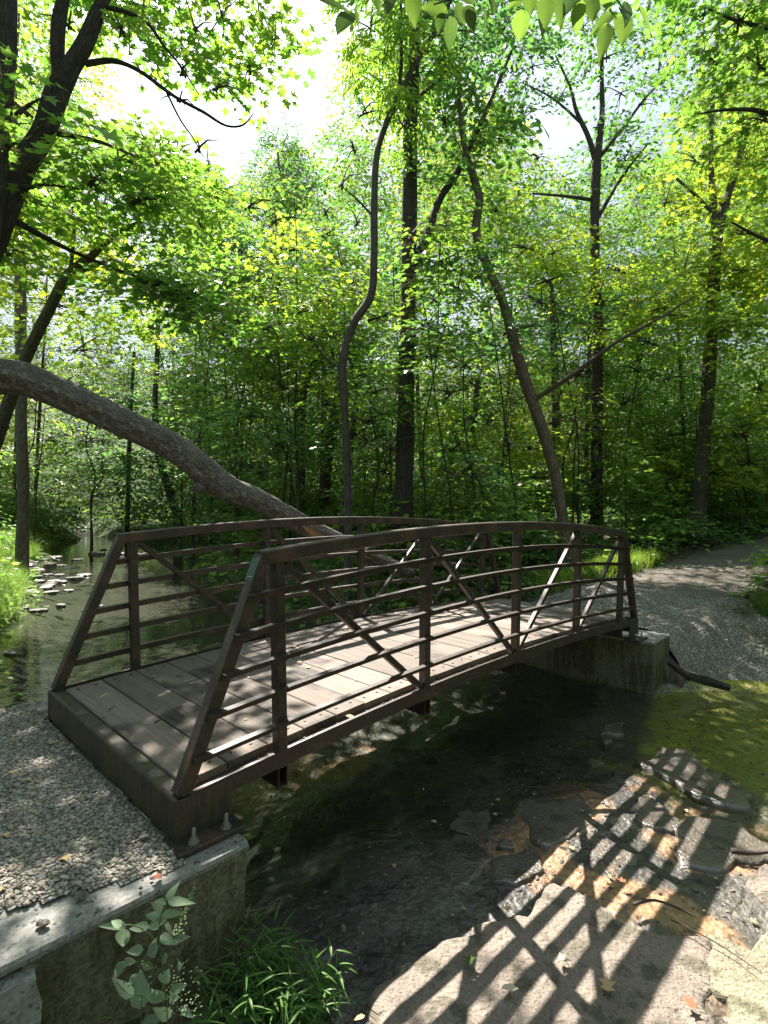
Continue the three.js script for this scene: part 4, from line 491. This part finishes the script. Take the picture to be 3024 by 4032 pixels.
// ---------- the fallen log ----------
{
  const b = (x, y, w, d) => [at(x * 0.6028, 1350 + y * 0.6028, d), w * 0.6028 * d / 2099.8 / 2], c = (x, y, w, d) => [at(900 + x * 0.8403, 1900 + y * 0.8403, d), w * 0.8403 * d / 2099.8 / 2];
  const l = [b(-900, 330, 250, 4.7), b(-350, 215, 260, 4.9), b(0, 220, 255, 5.1), b(150, 235, 240, 5.15), b(300, 290, 230, 5.2), b(500, 380, 225, 5.3), b(700, 470, 222, 5.4), b(900, 560, 215, 5.5), b(1100, 660, 208, 5.65), b(1250, 770, 200, 5.75), b(1380, 880, 205, 5.9), b(1500, 960, 195, 6), c(130, 80, 120, 6.15), c(330, 185, 108, 6.45), c(440, 240, 98, 6.6), c(560, 295, 88, 6.8), c(660, 345, 80, 7), c(760, 385, 74, 7.2), c(850, 425, 66, 7.5)];
  const P = l.map((q) => q[0]), r = l.map((q) => q[1] * 0.86), end = P[P.length - 1];
  const g = thing('fallen_log', V(end.x, end.y - 0.1, end.z), 'bent fallen tree trunk with a peeled orange patch sloping down behind the bridge', 'log');
  part('trunk', limb(P, r, 28, 0.16, 9), M.barkLog, g);
  const bu = new THREE.IcosahedronGeometry(0.075, 3), bp = bu.attributes.position; for (let i = 0; i < bp.count; i++) { const f = 0.75 + 0.5 * fbm(bp.getX(i) * 18, bp.getY(i) * 18, bp.getZ(i) * 18, 3); bp.setXYZ(i, bp.getX(i) * f, bp.getY(i) * f * 0.85, bp.getZ(i) * f); } bu.computeVertexNormals(); const bc = b(1295, 950, 1, 5.72)[0]; bu.translate(bc.x, bc.y, bc.z); part('burl', bu, M.barkLog, g);
  // bare wood where the bark has come away
  const A = P.slice(13, 17), rad = r.slice(13, 17), curve = new THREE.CatmullRomCurve3(A, false, 'centripetal'), pos = [], uv = [], idx = [], n = 22, m = 10;
  for (let i = 0; i <= n; i++) { const t = i / n, p = curve.getPoint(t), T = curve.getTangent(t), f = t * 3, k = Math.min(2, Math.floor(f)), R = mix(rad[k], rad[k + 1], f - k) * 1.1, toEye = EYE.clone().sub(p), X = toEye.addScaledVector(T, -toEye.dot(T)).normalize(), Y = V(0, 0, 0).crossVectors(T, X); if (Y.y < 0) Y.negate(); const w = Math.sin(Math.PI * clamp(t, 0.02, 0.98)) * (0.75 + 0.5 * noise3(t * 9, 1, 2));
    for (let j = 0; j <= m; j++) { const a = mix(-1.15, -0.05, j / m) * w - 0.12 + 0.25 * (noise3(t * 14, j, 4) - 0.5) * (j === 0 || j === m ? 1 : 0), q = V(0, 0, 0).copy(p).addScaledVector(X, Math.cos(a) * R).addScaledVector(Y, Math.sin(a) * R); pos.push(q.x, q.y, q.z); uv.push(j / m * 0.4, t * 1.2); } }
  for (let i = 0; i < n; i++) for (let j = 0; j < m; j++) { const a = i * (m + 1) + j, b2 = a + m + 1; idx.push(a, b2, a + 1, a + 1, b2, b2 + 1); }
  const pw = part('bare_wood', geom(pos, idx, uv), M.rawWood, g); pw.userData.label = 'orange bare wood where bark has peeled';
  part('stub', limb([c(640, 300, 1, 6.95)[0], c(660, 318, 1, 6.8)[0], c(672, 316, 1, 6.65)[0]], [0.08, 0.07, 0.05], 8, 0.2, 3), M.barkLog, g);
}
// ---------- low growth ----------
const clear = (x, z, m = 0.2) => !(x > xl(z) - m && x < xr(z) + m) && !(x > 5.8 && Math.abs(z - pathMid(x)) < pathHalf(x) + 0.15) && !onBank(x, z) && !(x < 0.4 && z > -2.8);
{
  reseed(2000); const g = new THREE.Group(); g.name = 'undergrowth'; scene.add(g); tag(g, 'leafy undergrowth covering the ground beneath the trees', 'undergrowth', null, 'stuff');
  const cr = [new Crown('oval', DEEP, 0.35), new Crown('maple', GREEN, 0.35), new Crown('small', [0.15, 0.26, 0.05], 0.3), new Crown('oval', [0.22, 0.33, 0.05], 0.3)];
  for (let i = 0; i < 23000; i++) {
    const d = 5.5 + 24 * Math.pow(rnd(), 1.25), x = rr(-700, 3700), P = at(x, 2016, d); if (!clear(P.x, P.z, 0.15)) continue; const right = P.x > xr(P.z), e = right ? P.x - xr(P.z) : xl(P.z) - P.x, n = fbm(P.x * 0.55, 3, P.z * 0.55, 3);
    const tall = (0.25 + 1.6 * smooth(0.42, 0.65, n)) * smooth(0.1, 2.5, e) * (P.x > 6 && Math.abs(P.z - pathMid(P.x)) < pathHalf(P.x) + 0.9 ? 0.35 : 1) + 0.12, h = tall * Math.pow(rnd(), 0.7); P.y = ground(P.x, P.z) + h + 0.02;
    if (shadeOff(P, 0.1) && rnd() < 0.8 && h > 0.4) continue;
    const low = h < 0.3 && rnd() < 0.7; cr[low ? 2 : n > 0.56 ? 1 : n > 0.48 ? 0 : rnd() < 0.3 ? 3 : 0].add(P, rr(0, 6.3), rr(-0.2, 0.35), gauss() * 0.4, rr(0.9, 1.5) * (d > 16 ? 1.5 : 1), gauss() * 0.5);
  }
  cr.forEach((c) => c.build(g, 'leaves'));
}
// grass
function bladeGeo(s, n, len, w, spread) {
  reseed(s); const pos = [], idx = [], col = [];
  for (let i = 0; i < n; i++) { const a = rr(0, 6.3), l = len * rr(0.5, 1.15), bend = rr(0.2, 0.9), x0 = rr(-1, 1) * spread, z0 = rr(-1, 1) * spread, ca = Math.cos(a), sa = Math.sin(a), k = pos.length / 3, b = rr(0.75, 1.25); for (let j = 0; j <= 4; j++) { const t = j / 4, r = bend * t * t * l * 0.8, y = l * (t - 0.35 * bend * t * t), ww = w * (1 - t) * (0.6 + t); for (const e of [-1, 1]) { pos.push(x0 + ca * r - sa * ww * e, y, z0 + sa * r + ca * ww * e); col.push(b, b, b); } } for (let j = 0; j < 4; j++) { const q = k + j * 2; idx.push(q, q + 1, q + 2, q + 1, q + 3, q + 2); } }
  return geom(pos, idx, null, col);
}
function grass(name, label, count, pick, geo, color, s, k0 = 1) {
  reseed(s); const m = new THREE.InstancedMesh(geo, M.grass, count), mtx = new THREE.Matrix4(), q = new THREE.Quaternion(), e = new THREE.Euler(), c = new THREE.Color();
  for (let i = 0; i < count; i++) { let p, n = 0; do p = pick(); while (!p && n++ < 400); p ||= V(0, -50, 0); q.setFromEuler(e.set(gauss() * 0.15, rr(0, 6.3), gauss() * 0.15)); const k = k0 * rr(0.6, 1.3); mtx.compose(p, q, V(k, k, k)); m.setMatrixAt(i, mtx); const b = rr(0.75, 1.2); c.setRGB(color[0] * b * rr(0.9, 1.2), color[1] * b, color[2] * b); m.setColorAt(i, c); }
  shadows(m); m.name = numbered(name); scene.add(m); return tag(m, label, 'grass', null, 'stuff');
}
const tuft = bladeGeo(31, 14, 0.34, 0.0045, 0.07), longTuft = bladeGeo(32, 14, 0.6, 0.006, 0.1);
grass('grass', 'bright green grass tuft edging the dirt path beyond the bridge', 520, () => { const x = rr(7.6, 11.4), z = pathMid(x) - pathHalf(x) - 0.35 + gauss() * 0.3; return z < pathMid(x) - pathHalf(x) + 0.12 && fbm(x * 1.3, 1, z * 1.3, 2) > 0.38 && V(x, ground(x, z), z); }, tuft, [0.25, 0.4, 0.04], 2100);
grass('grass', 'thin grass and weeds on the path side toward the water', 260, () => { const x = rr(8.4, 12), z = pathMid(x) + pathHalf(x) + 0.2 + Math.abs(gauss()) * 0.5; return fbm(x * 1.3, 1, z * 1.3, 2) > 0.45 && V(x, ground(x, z), z); }, tuft, [0.16, 0.3, 0.04], 2101);
grass('grass', 'tall sunlit grass along the upstream bank opposite the log', 2600, () => { const z = rr(-27, -6.5), x = xl(z) - 0.15 - 3.2 * rnd() * rnd(); return V(x, ground(x, z), z); }, tuft, [0.22, 0.36, 0.05], 2102, 1.5);
grass('grass', 'sparse grass at the foot of the trees behind the railing', 500, () => { const z = rr(-12, -3), x = xr(z) + 0.4 + 2 * rnd(); return V(x, ground(x, z), z); }, tuft, [0.16, 0.3, 0.04], 2103);

// bamboo-like grass under the abutment wall: arching stems with lance leaves
function lanceLeaf(base, dir, up, L, w, pos, idx, uv, fold = 0.1, curl = 0.3, wave = 0) {
  const side = V(0, 0, 0).crossVectors(up, dir).normalize(), nrm = V(0, 0, 0).crossVectors(dir, side), k = pos.length / 3, n = 7;
  for (let j = 0; j <= n; j++) { const t = j / n, ww = w * Math.pow(Math.sin(Math.PI * Math.pow(t, 0.62)), 0.95) * (1 - 0.15 * t) * (1 + (j % 2 ? wave : -wave)) + (j === n ? 0 : 0.0006), p = base.clone().addScaledVector(dir, t * L).addScaledVector(nrm, -curl * t * t * L); for (const e of [-1, 0, 1]) { pos.push(p.x + side.x * ww * e + nrm.x * Math.abs(e) * fold * ww, p.y + side.y * ww * e + nrm.y * Math.abs(e) * fold * ww, p.z + side.z * ww * e + nrm.z * Math.abs(e) * fold * ww); uv.push(0.5 + e * 0.5 * clamp(ww / w, 0, 1), t); } }
  for (let j = 0; j < n; j++) for (let e = 0; e < 2; e++) { const a = k + j * 3 + e; idx.push(a, a + 1, a + 3, a + 1, a + 4, a + 3); }
}
{
  const stemClump = (name, label, cx, cz, n, reach, s, hgt) => {
    reseed(s); const g = thing(name, V(cx, -0.9, cz), label, 'grass', 'grasses under the wall'), pos = [], idx = [], uv = [], st = [];
    for (let i = 0; i < n; i++) { const x = cx + gauss() * reach[0], z = cz + gauss() * reach[1], y = Math.min(-0.84, bedY(x, z)) - 0.01, a = rr(0, 6.3), l = hgt * (0.35 + 0.95 * rnd()), out = rr(0.1, 0.8) * l, tip = V(x + Math.cos(a) * out, y + l * 0.9, z + Math.sin(a) * out), mid = V(x + Math.cos(a) * out * 0.3, y + l * 0.6, z + Math.sin(a) * out * 0.3), c = new THREE.QuadraticBezierCurve3(V(x, y, z), mid, tip); st.push(limb([V(x, y, z), c.getPoint(0.5), tip], [0.0022, 0.0018, 0.001], 4, 0, 3));
      for (let q = 0; q < 8; q++) { const t = 0.25 + 0.75 * q / 7, b = c.getPoint(t), aa = a + (q % 2 ? 1 : -1) * rr(0.3, 1.5), d = V(Math.cos(aa), rr(-0.05, 0.7), Math.sin(aa)).normalize(); lanceLeaf(b, d, V(rr(-0.3, 0.3), 1, rr(-0.3, 0.3)).normalize(), rr(0.06, 0.13), rr(0.003, 0.0056), pos, idx, uv, 0.3, rr(0.1, 0.5)); } }
    const col = new Array(pos.length).fill(1); reseed(s + 1); for (let i = 0; i < col.length; i += 72) { const b = rr(0.75, 1.25); for (let k = i; k < Math.min(i + 72, col.length); k += 3) { col[k] = 0.11 * b; col[k + 1] = 0.23 * b; col[k + 2] = 0.04 * b; } }
    const m = part('leaf_blades', geom(pos, idx, uv, col), M.grass, g); m.userData.kind = 'stuff'; const m2 = part('stems', mergeGeometries(st), M.twig, g); m2.userData.kind = 'stuff';
  };
  stemClump('bladed_grass', 'dense clump of narrow bladed green grass at the corner of the abutment wall', 0.17, 0.37, 85, [0.14, 0.07], 2200, 0.29);
  stemClump('bladed_grass', 'low clump of narrow bladed grass on the silt beside the pale leafy plant', 0.32, 0.52, 40, [0.1, 0.06], 2201, 0.24);
  stemClump('bladed_grass', 'few tall grass blades under the broken end of the wall', -0.42, 0.5, 22, [0.1, 0.05], 2202, 0.34);
}
// the pale broad-leaved plant before the wall; points on the enlargement x 300 + 0.6028 px, y 3400 + 0.6028 px
{
  const q = (x, y, d) => at(300 + x * 0.6028, 3400 + y * 0.6028, d), g = thing('leafy_plant', V(0, -0.9, 0.42), 'pale green broad leaved plant growing in front of the abutment wall', 'plant'), D = 1.93;
  const stem = (l, r) => part('stem', limb(l.map(([x, y, d]) => q(x, y, d)), l.map((_, i) => mix(r, 0.0015, i / (l.length - 1))), 6, 0, 4), M.stem, g);
  M.stem ||= new THREE.MeshStandardMaterial({ color: rgb(0.09, 0.13, 0.04), roughness: 0.8 });
  const stem2 = (l, r) => part('stem', limb(l.map(([x, y, d]) => q(x, y, d)), l.map((_, i) => mix(r, 0.0015, i / (l.length - 1))), 6, 0, 4), M.stem, g);
  stem2([[600, 1150, D], [590, 900, D], [560, 650, D], [540, 450, D], [570, 300, D], [650, 200, D]], 0.004); stem2([[430, 1200, D - 0.05], [425, 950, D - 0.05], [430, 860, D - 0.06]], 0.0035); stem2([[560, 560, D], [440, 430, D], [330, 400, D], [280, 420, D]], 0.0025); stem2([[690, 1150, D + 0.05], [680, 800, D + 0.06], [660, 480, D + 0.08], [700, 330, D + 0.1], [770, 140, D + 0.12]], 0.003); stem2([[430, 860, D - 0.06], [340, 850, D - 0.06], [260, 770, D - 0.05]], 0.002); stem2([[560, 700, D], [420, 640, D], [310, 680, D]], 0.002);
  reseed(2300);
  const leaves = [[600, 245, 740, 250, 46], [590, 240, 650, 150, 42], [585, 255, 530, 240, 36], [560, 310, 500, 260, 44], [540, 345, 465, 340, 44], [560, 330, 690, 325, 40], [600, 345, 480, 400, 58], [480, 410, 350, 420, 50], [540, 400, 480, 420, 40], [600, 380, 610, 470, 40], [330, 405, 170, 405, 42], [310, 420, 300, 545, 80], [300, 410, 235, 375, 40], [350, 480, 310, 525, 28], [440, 560, 340, 575, 50], [500, 600, 500, 520, 60], [540, 540, 450, 600, 64], [550, 470, 640, 520, 50], [640, 500, 720, 480, 40], [600, 600, 560, 640, 46], [310, 640, 250, 740, 52], [310, 640, 380, 640, 40], [400, 720, 340, 800, 40], [430, 660, 510, 680, 40], [560, 780, 600, 700, 72], [420, 950, 420, 725, 105], [375, 870, 248, 762, 62], [470, 870, 600, 870, 60], [560, 880, 500, 830, 50], [540, 1000, 620, 960, 70], [610, 850, 690, 800, 60], [650, 900, 620, 850, 50], [620, 1000, 520, 960, 60], [700, 660, 640, 700, 40], [430, 1050, 560, 1000, 60], [690, 940, 740, 990, 40]];
  for (const [x0, y0, x1, y1, w] of leaves) { const d0 = D + rr(-0.06, 0.03), d1 = d0 + rr(-0.06, 0.05), a = q(x0, y0, d0), b = q(x1, y1, d1), dir = b.clone().sub(a), l = dir.length(); dir.normalize(); const pos = [], idx = [], uv = []; lanceLeaf(a, dir, V(rr(-0.35, 0.35), 1, rr(-0.1, 0.6)).addScaledVector(FWD, -0.9).normalize(), l * 1.15, w * 0.6 * 0.6028 * D / 2099.8, pos, idx, uv, 0.25, rr(0.02, 0.2)); part('leaf', geom(pos, idx, uv), M.paleLeaf, g); }
  // sprays of tiny flower buds on the thin stem
  const bud = []; for (let i = 0; i < 120; i++) { const t = rnd(), c = q(mix(650, 775, t) + gauss() * 45 * (1.1 - t), mix(480, 150, t) + rr(-20, 20), D + 0.1 + rr(-0.03, 0.03)), s = new THREE.IcosahedronGeometry(rr(0.0018, 0.0035), 0); s.scale(1.6, 0.8, 1); s.translate(c.x, c.y, c.z); bud.push(s); }
  for (let i = 0; i < 150; i++) { const c = q(rr(420, 820), rr(620, 1000), D - 0.02 + rr(-0.05, 0.05)), s = new THREE.IcosahedronGeometry(rr(0.0018, 0.0032), 0); s.scale(1.5, 0.8, 1); s.translate(c.x, c.y, c.z); bud.push(s); }
  const bm = part('buds', mergeGeometries(bud), new THREE.MeshStandardMaterial({ color: rgb(0.17, 0.24, 0.1), roughness: 0.9 }), g); bm.userData.kind = 'stuff';
  const lobed = thing('leafy_plant', V(-0.35, -0.95, 0.35), 'low plant with scalloped dark green leaves at the foot of the broken wall', 'plant'); reseed(2310);
  const z = (x, y, d) => at(x * 0.5425, 3000 + y * 0.5425, d);
  part('stem', limb([z(420, 1900, 2.0), z(430, 1750, 2.0), z(440, 1680, 2.0)], [0.003, 0.003, 0.002], 6, 0, 3), M.stem, lobed);
  for (const [x0, y0, x1, y1, w] of [[440, 1690, 370, 1660, 90], [450, 1680, 540, 1660, 90], [430, 1700, 440, 1830, 110], [270, 1790, 230, 1770, 60], [430, 1700, 400, 1740, 80]]) { const a = z(x0, y0, 2.0), b = z(x1, y1, 1.96), dir = b.clone().sub(a), l = dir.length(); dir.normalize(); const pos = [], idx = [], uv = []; lanceLeaf(a, dir, V(0, 1, 0).addScaledVector(FWD, -1).normalize(), l, w * 0.5 * 0.5425 * 2 / 2099.8, pos, idx, uv, 0.1, 0.1, 0.12); part('leaf', geom(pos, idx, uv), M.broadLeafDark, lobed); }
}
// the twig of big toothed leaves that hangs in from above; points on the enlargement x 1200 + 0.9042 px
{
  const D = 1.25, q = (x, y, d = D) => at(1200 + x * 0.9042, y * 0.9042, d), g = thing('overhanging_branch', q(800, -120), 'leafy twig of large toothed leaves hanging in from above', 'branch'); reseed(2400);
  part('twig', limb([q(1900, -420, 1.5), q(1500, -160, 1.35), q(1300, -60), q(1000, -55), q(700, -20), q(560, 20)], [0.008, 0.006, 0.005, 0.004, 0.003, 0.0015], 6, 0, 4), M.twig, g); part('twig', limb([q(700, -20), q(450, -60), q(250, -40), q(120, -20)], [0.003, 0.003, 0.002, 0.001], 6, 0, 4), M.twig, g); part('twig', limb([q(1300, -60), q(1360, 0), q(1390, 50)], [0.003, 0.002, 0.0015], 6, 0, 3), M.twig, g);
  [[40, -10, 205, 40, 60, 1], [200, 60, 140, 140, 80, 1], [215, 40, 240, 130, 34, 1], [300, -30, 330, 60, 60, 1], [390, -40, 350, 60, 60, 1], [470, -30, 480, 115, 72, 0], [620, 60, 503, 30, 84, 0], [600, 60, 580, 145, 50, 1], [632, 70, 632, 228, 78, 1], [650, 20, 700, 110, 70, 1], [705, 30, 735, 135, 60, 1], [775, 30, 790, 150, 56, 1], [805, -20, 822, 60, 56, 1], [690, -30, 740, 20, 70, 1], [950, -30, 890, 30, 60, 0], [975, -30, 985, 62, 66, 0], [945, 38, 935, 186, 78, 0], [1050, -15, 1040, 138, 74, 0], [1095, -30, 1125, 105, 72, 0], [1165, -30, 1135, 55, 60, 1], [1185, 0, 1186, 160, 80, 0], [1215, -30, 1270, 20, 70, 1], [1245, -10, 1255, 82, 78, 0], [1310, -40, 1325, 48, 66, 0], [1342, 58, 1252, 134, 56, 0], [1315, 108, 1290, 250, 62, 0], [1380, 70, 1385, 188, 88, 0], [1398, 15, 1408, 98, 50, 1], [1450, 38, 1524, 154, 66, 0], [1490, -40, 1500, 35, 60, 0], [1370, 45, 1400, 90, 60, 1]]
    .forEach(([x0, y0, x1, y1, w, dark]) => { const d0 = D + rr(-0.06, 0.06), a = q(x0, y0, d0), b = q(x1, y1, d0 + rr(-0.06, 0.06)), dir = b.clone().sub(a), l = dir.length(); dir.normalize(); const pos = [], idx = [], uv = [], side = V(0, 0, 0).crossVectors(V(rr(-0.5, 0.5), rr(-0.2, 0.6), rr(-0.3, 0.3)).addScaledVector(FWD, -1).normalize(), dir).normalize(), nrm = V(0, 0, 0).crossVectors(dir, side), n = 18, ww0 = w * 0.53 * 0.9042 * D / 2099.8;
      for (let j = 0; j <= n; j++) { const t = j / n, e0 = Math.pow(Math.sin(Math.PI * Math.pow(t, 0.72)), 0.75) * (1 - 0.25 * t * t), p = a.clone().addScaledVector(dir, t * l).addScaledVector(nrm, -0.12 * t * t * l); for (const e of [-1, -0.5, 0, 0.5, 1]) { const ww = ww0 * e0 * e * (Math.abs(e) === 1 ? (j % 2 ? 1.05 : 0.94) : 1), f = nrm.clone().multiplyScalar(Math.abs(e) * ww0 * 0.22 + 0.03 * ww0 * (j % 2)); pos.push(p.x + side.x * ww + f.x, p.y + side.y * ww + f.y, p.z + side.z * ww + f.z); uv.push(0.5 + e * 0.5 * e0, t); } }
      for (let j = 0; j < n; j++) for (let e = 0; e < 4; e++) { const k = j * 5 + e; idx.push(k, k + 1, k + 5, k + 1, k + 6, k + 5); }
      part('leaf', geom(pos, idx, uv), dark ? M.broadLeafDark : M.broadLeaf, g); });
}
// ---------- small things lying about ----------
reseed(2500);
function leafThing(x, y, z, L, mat, kind, label, group, tilt = 0.15) {
  const sh = LEAF[kind], pos = [], idx = [], lob = kind === 'maple' || kind === 'oakleaf'; const s = sh; pos.push(0, 0.006, 0); for (const [a, c] of s) pos.push((a - 0.4) * L, Math.abs(c) * L * rr(0.1, 0.45) + 0.004, c * L); for (let i = 0; i < s.length; i++) idx.push(0, 1 + (i + 1) % s.length, 1 + i);
  const m = shadows(new THREE.Mesh(geom(pos, idx), mat)); m.name = numbered('fallen_leaf'); m.position.set(x, y, z); m.rotation.set(gauss() * tilt, rr(0, 6.3), gauss() * tilt); scene.add(m); tag(m, label, 'leaf', group); return m;
}
const deckY = (x) => yb(x) + 0.009;
for (const [px, py, h, L, mat, kind, label, group] of [[748, 3038, 'd', 0.07, M.deadPale, 'oval', 'pale curled leaf on the first deck planks by the end post'], [1375, 2823, 'c', 0.075, M.deadLeaf, 'oval', 'yellow brown leaf caught on the lower steel edge of the bridge'], [1180, 2630, 'd', 0.05, M.deadPale, 'maple', 'small pale leaf in the middle of the plank deck'], [1155, 2570, 'd', 0.06, M.deadPale, 'maple', 'crumpled pale leaf on the deck near the far railing'], [1710, 3238, 'r', 0.05, M.deadPale, 'oval', 'tan leaf on the dark wet rock under the bridge'], [1160 + 840, 3580, 'r', 0.05, M.deadLeaf, 'maple', 'brown leaf at the wet edge of the big pale slab'], [2390, 3880, 'r', 0.075, M.deadLeaf, 'maple', 'curled brown leaf upright on the big pale slab'], [2000, 3895, 'r', 0.08, M.deadPale, 'oval', 'long straw coloured leaf lying on the big pale slab'], [2220, 3780, 'r', 0.06, M.deadPale, 'maple', 'pale lobed leaf on the big slab between rail shadows'], [1850, 3785, 'r', 0.07, M.broadLeafDark, 'maple', 'grey green lobed leaf on the near part of the slab'], [2715, 3950, 'r', 0.06, M.deadRed, 'maple', 'small red brown leaf on the mossy slab'], [2450, 3470, 'r', 0.05, M.deadRed, 'maple', 'orange leaf stuck in the wet rock hollow'], [2220, 3345, 'r', 0.06, M.deadPale, 'oval', 'pale leaf at the tip of the wet brown rock'], [620, 3460, 'g', 0.05, M.deadRed, 'maple', 'red brown curled leaf on the sunlit concrete edge'], [135, 3260, 'g', 0.05, M.deadLeaf, 'oval', 'tan leaf among the gravel of the near approach'], [1420, 4010, 'r', 0.05, M.deadLeaf, 'oval', 'yellow brown leaf on the silt by the bladed grass']]) {
  const y0 = h === 'd' ? 0.06 : h === 'c' ? 0.06 : h === 'g' ? -0.2 : -0.8, v = at(px, py, 1).sub(EYE), t = (y0 - EYE.y) / v.y, P = EYE.clone().addScaledVector(v, t); let y = P.y; if (h === 'd') y = deckY(P.x) + 0.003; else if (h === 'r') y = -0.8; else if (h === 'g') y = -0.196;
  leafThing(P.x, y, P.z, L, mat, kind, label, group);
}
{ // leaf and grit litter on the steel ledge beside the deck, and scattered on the planks
  const list = []; for (let i = 0; i < 260; i++) { const s = rnd() < 0.7, x = rr(0.3, 5.7), z = s ? -0.02 - 0.075 * rnd() : rr(-1.85, -0.15), g = new THREE.IcosahedronGeometry(rr(0.003, 0.009), 0); g.scale(rr(1, 2.2), 0.5, 1); g.rotateY(rr(0, 6)); if (!s && rnd() < 0.6) continue; g.translate(x, s ? yb(x) - 0.029 : deckY(x) + 0.002, z); list.push(g); }
  const m = shadows(new THREE.Mesh(mergeGeometries(list), new THREE.MeshStandardMaterial({ color: rgb(0.12, 0.09, 0.06), roughness: 1 }))); m.name = 'litter'; scene.add(m); tag(m, 'crumbs of leaf and grit along the steel ledge of the deck', 'litter', null, 'stuff');
}
{ // dead leaves too small and many to tell apart
  reseed(2700); const heaps = [[], []];
  for (let i = 0; i < 150; i++) {
    const k = i % 5, L = rr(0.018, 0.05), s = LEAF[rnd() < 0.5 ? 'oval' : 'maple'], pos = [0, 0.003, 0], idx = []; let x, z, y;
    if (k === 0) { x = rr(0.2, 5.8); z = rr(-1.85, -0.15); y = deckY(x) + 0.002; } else if (k < 3) { x = -0.05 - 1.4 * rnd(); z = rr(-2.3, 0.05); y = padY(x, z) + 0.012; } else { x = rr(0.3, 3.4); z = rr(0.1, 2); y = bedY(x, z) + 0.012; }
    for (const [a, c] of s) pos.push((a - 0.4) * L, Math.abs(c) * L * rr(0.1, 0.6) + 0.002, c * L); for (let j = 0; j < s.length; j++) idx.push(0, 1 + (j + 1) % s.length, 1 + j);
    const g = geom(pos, idx); g.rotateX(gauss() * 0.25); g.rotateY(rr(0, 6.3)); g.translate(x, y, z); heaps[rnd() < 0.6 ? 0 : 1].push(g.toNonIndexed());
  }
  heaps.forEach((h, i) => { const m = shadows(new THREE.Mesh(mergeGeometries(h), i ? M.deadPale : M.deadLeaf)); m.name = numbered('leaf_litter'); scene.add(m); tag(m, i ? 'pale dry leaf scraps strewn over deck, gravel and rock' : 'brown dead leaf scraps strewn over deck, gravel and rock', 'leaf litter', null, 'stuff'); });
}
const twigThing = (l, r, label, group) => solo('twig', limb(l, l.map((_, i) => mix(r, r * 0.4, i / (l.length - 1))), 6, 0.2, 4), M.twig, label, 'twig', group);
const onY = (px, py, y) => { const v = at(px, py, 1).sub(EYE); return EYE.clone().addScaledVector(v, (y - EYE.y) / v.y); };
twigThing([onY(430, 2794, 0.03), onY(455, 2778, 0.035)], 0.004, 'short dark twig on the first plank', null);
twigThing([onY(400, 2828, 0.03), onY(420, 2820, 0.03)], 0.003, 'tiny dark twig beside the first plank joint', null);
twigThing([onY(610, 2845, 0.05), onY(632, 2833, 0.055)], 0.006, 'pale stick across the second plank joint', null);
twigThing([onY(520, 2925, 0.03), onY(545, 2925, 0.05), onY(562, 2955, 0.035)], 0.003, 'thin curled stem arching on the first plank', null);
twigThing([onY(2495, 3560, -0.78), onY(2580, 3545, -0.77), onY(2700, 3590, -0.78), onY(2740, 3610, -0.79)], 0.009, 'dark bent stick lying across the big slab', null);
twigThing([onY(2640, 3620, -0.79), onY(2800, 3700, -0.795), onY(3000, 3830, -0.795)], 0.004, 'long thin stem lying along the mossy slab', null);
twigThing([onY(2880, 3350, -0.8), onY(2960, 3360, -0.79), onY(3060, 3350, -0.8)], 0.02, 'thick dark stick at the edge of the wet slab', null);
twigThing([onY(1560, 2960, -0.8), onY(1690, 2960, -0.7), onY(1780, 3050, -0.82), onY(1870, 3060, -0.8)], 0.006, 'bare dead twig standing in the dark water under the bridge', null);
twigThing([onY(1860, 3180, -0.83), onY(1885, 3140, -0.8), onY(1875, 3125, -0.8)], 0.005, 'crooked pale twig on the dark rock', null);
twigThing([onY(2010, 3100, -0.8), onY(2450, 3090, -0.78)].map((p) => p), 0.004, 'straight thin stick across the wet rocks', null);
{ const P = [onY(2632, 2612, -0.52), onY(2700, 2660, -0.62), onY(2780, 2690, -0.72), onY(2870, 2715, -0.8)].map((p) => p.add(V(0, 0.02, 0))); solo('driftwood', limb(P, [0.03, 0.042, 0.05, 0.035], 14, 0.6, 7), M.drift, 'wet black driftwood log on the gravel bank beside the abutment block', 'driftwood'); }
[[940, 470, 0.03], [910, 440, 0.035], [590, 990, 0.035], [320, 1190, 0.03], [290, 1180, 0.024], [1100, 850, 0.014], [1160, 840, 0.015], [1020, 920, 0.012]].forEach(([x, y, k], i) => { const P = onY(x * 0.5425, 3000 + y * 0.5425, -0.205); const m = shadows(new THREE.Mesh(pebbleGeo(300 + i), M.stone.clone())); m.material.map = null; m.material.color.setRGB(0.22, 0.19, 0.15); m.name = numbered('pebble'); m.position.set(P.x, -0.205 + k * 0.25, P.z); m.scale.setScalar(k * 1.3); m.rotation.y = i; scene.add(m); tag(m, 'loose pebble on the bare concrete edge beside the gravel', 'pebble', 'pebbles on the concrete edge'); });
// weeds on the far gravel side
{ reseed(2600); const g = thing('weed_patch', V(9.3, ground(9.3, 1.1), 1.1), 'low leafy weeds beside the far path on the water side', 'weeds'), c = new Crown('small', [0.11, 0.2, 0.035]), c2 = new Crown('oval', [0.1, 0.2, 0.03]); for (let i = 0; i < 260; i++) { const x = rr(7.9, 12.5), z = pathMid(x) + pathHalf(x) + 0.1 + rnd() * 1.6; if (x < xr(z) + 0.9 || fbm(x, 3, z, 2) < 0.42) continue; const P = V(x, ground(x, z) + 0.03 + 0.22 * rnd() * rnd(), z); (rnd() < 0.7 ? c : c2).add(P, rr(0, 6.3), rr(-0.1, 0.4), gauss() * 0.3, rr(0.5, 0.9), gauss() * 0.5); } c.build(g, 'leaves'); c2.build(g, 'leaves'); }
console.log('sprays', sprays);
renderer.render(scene, camera);
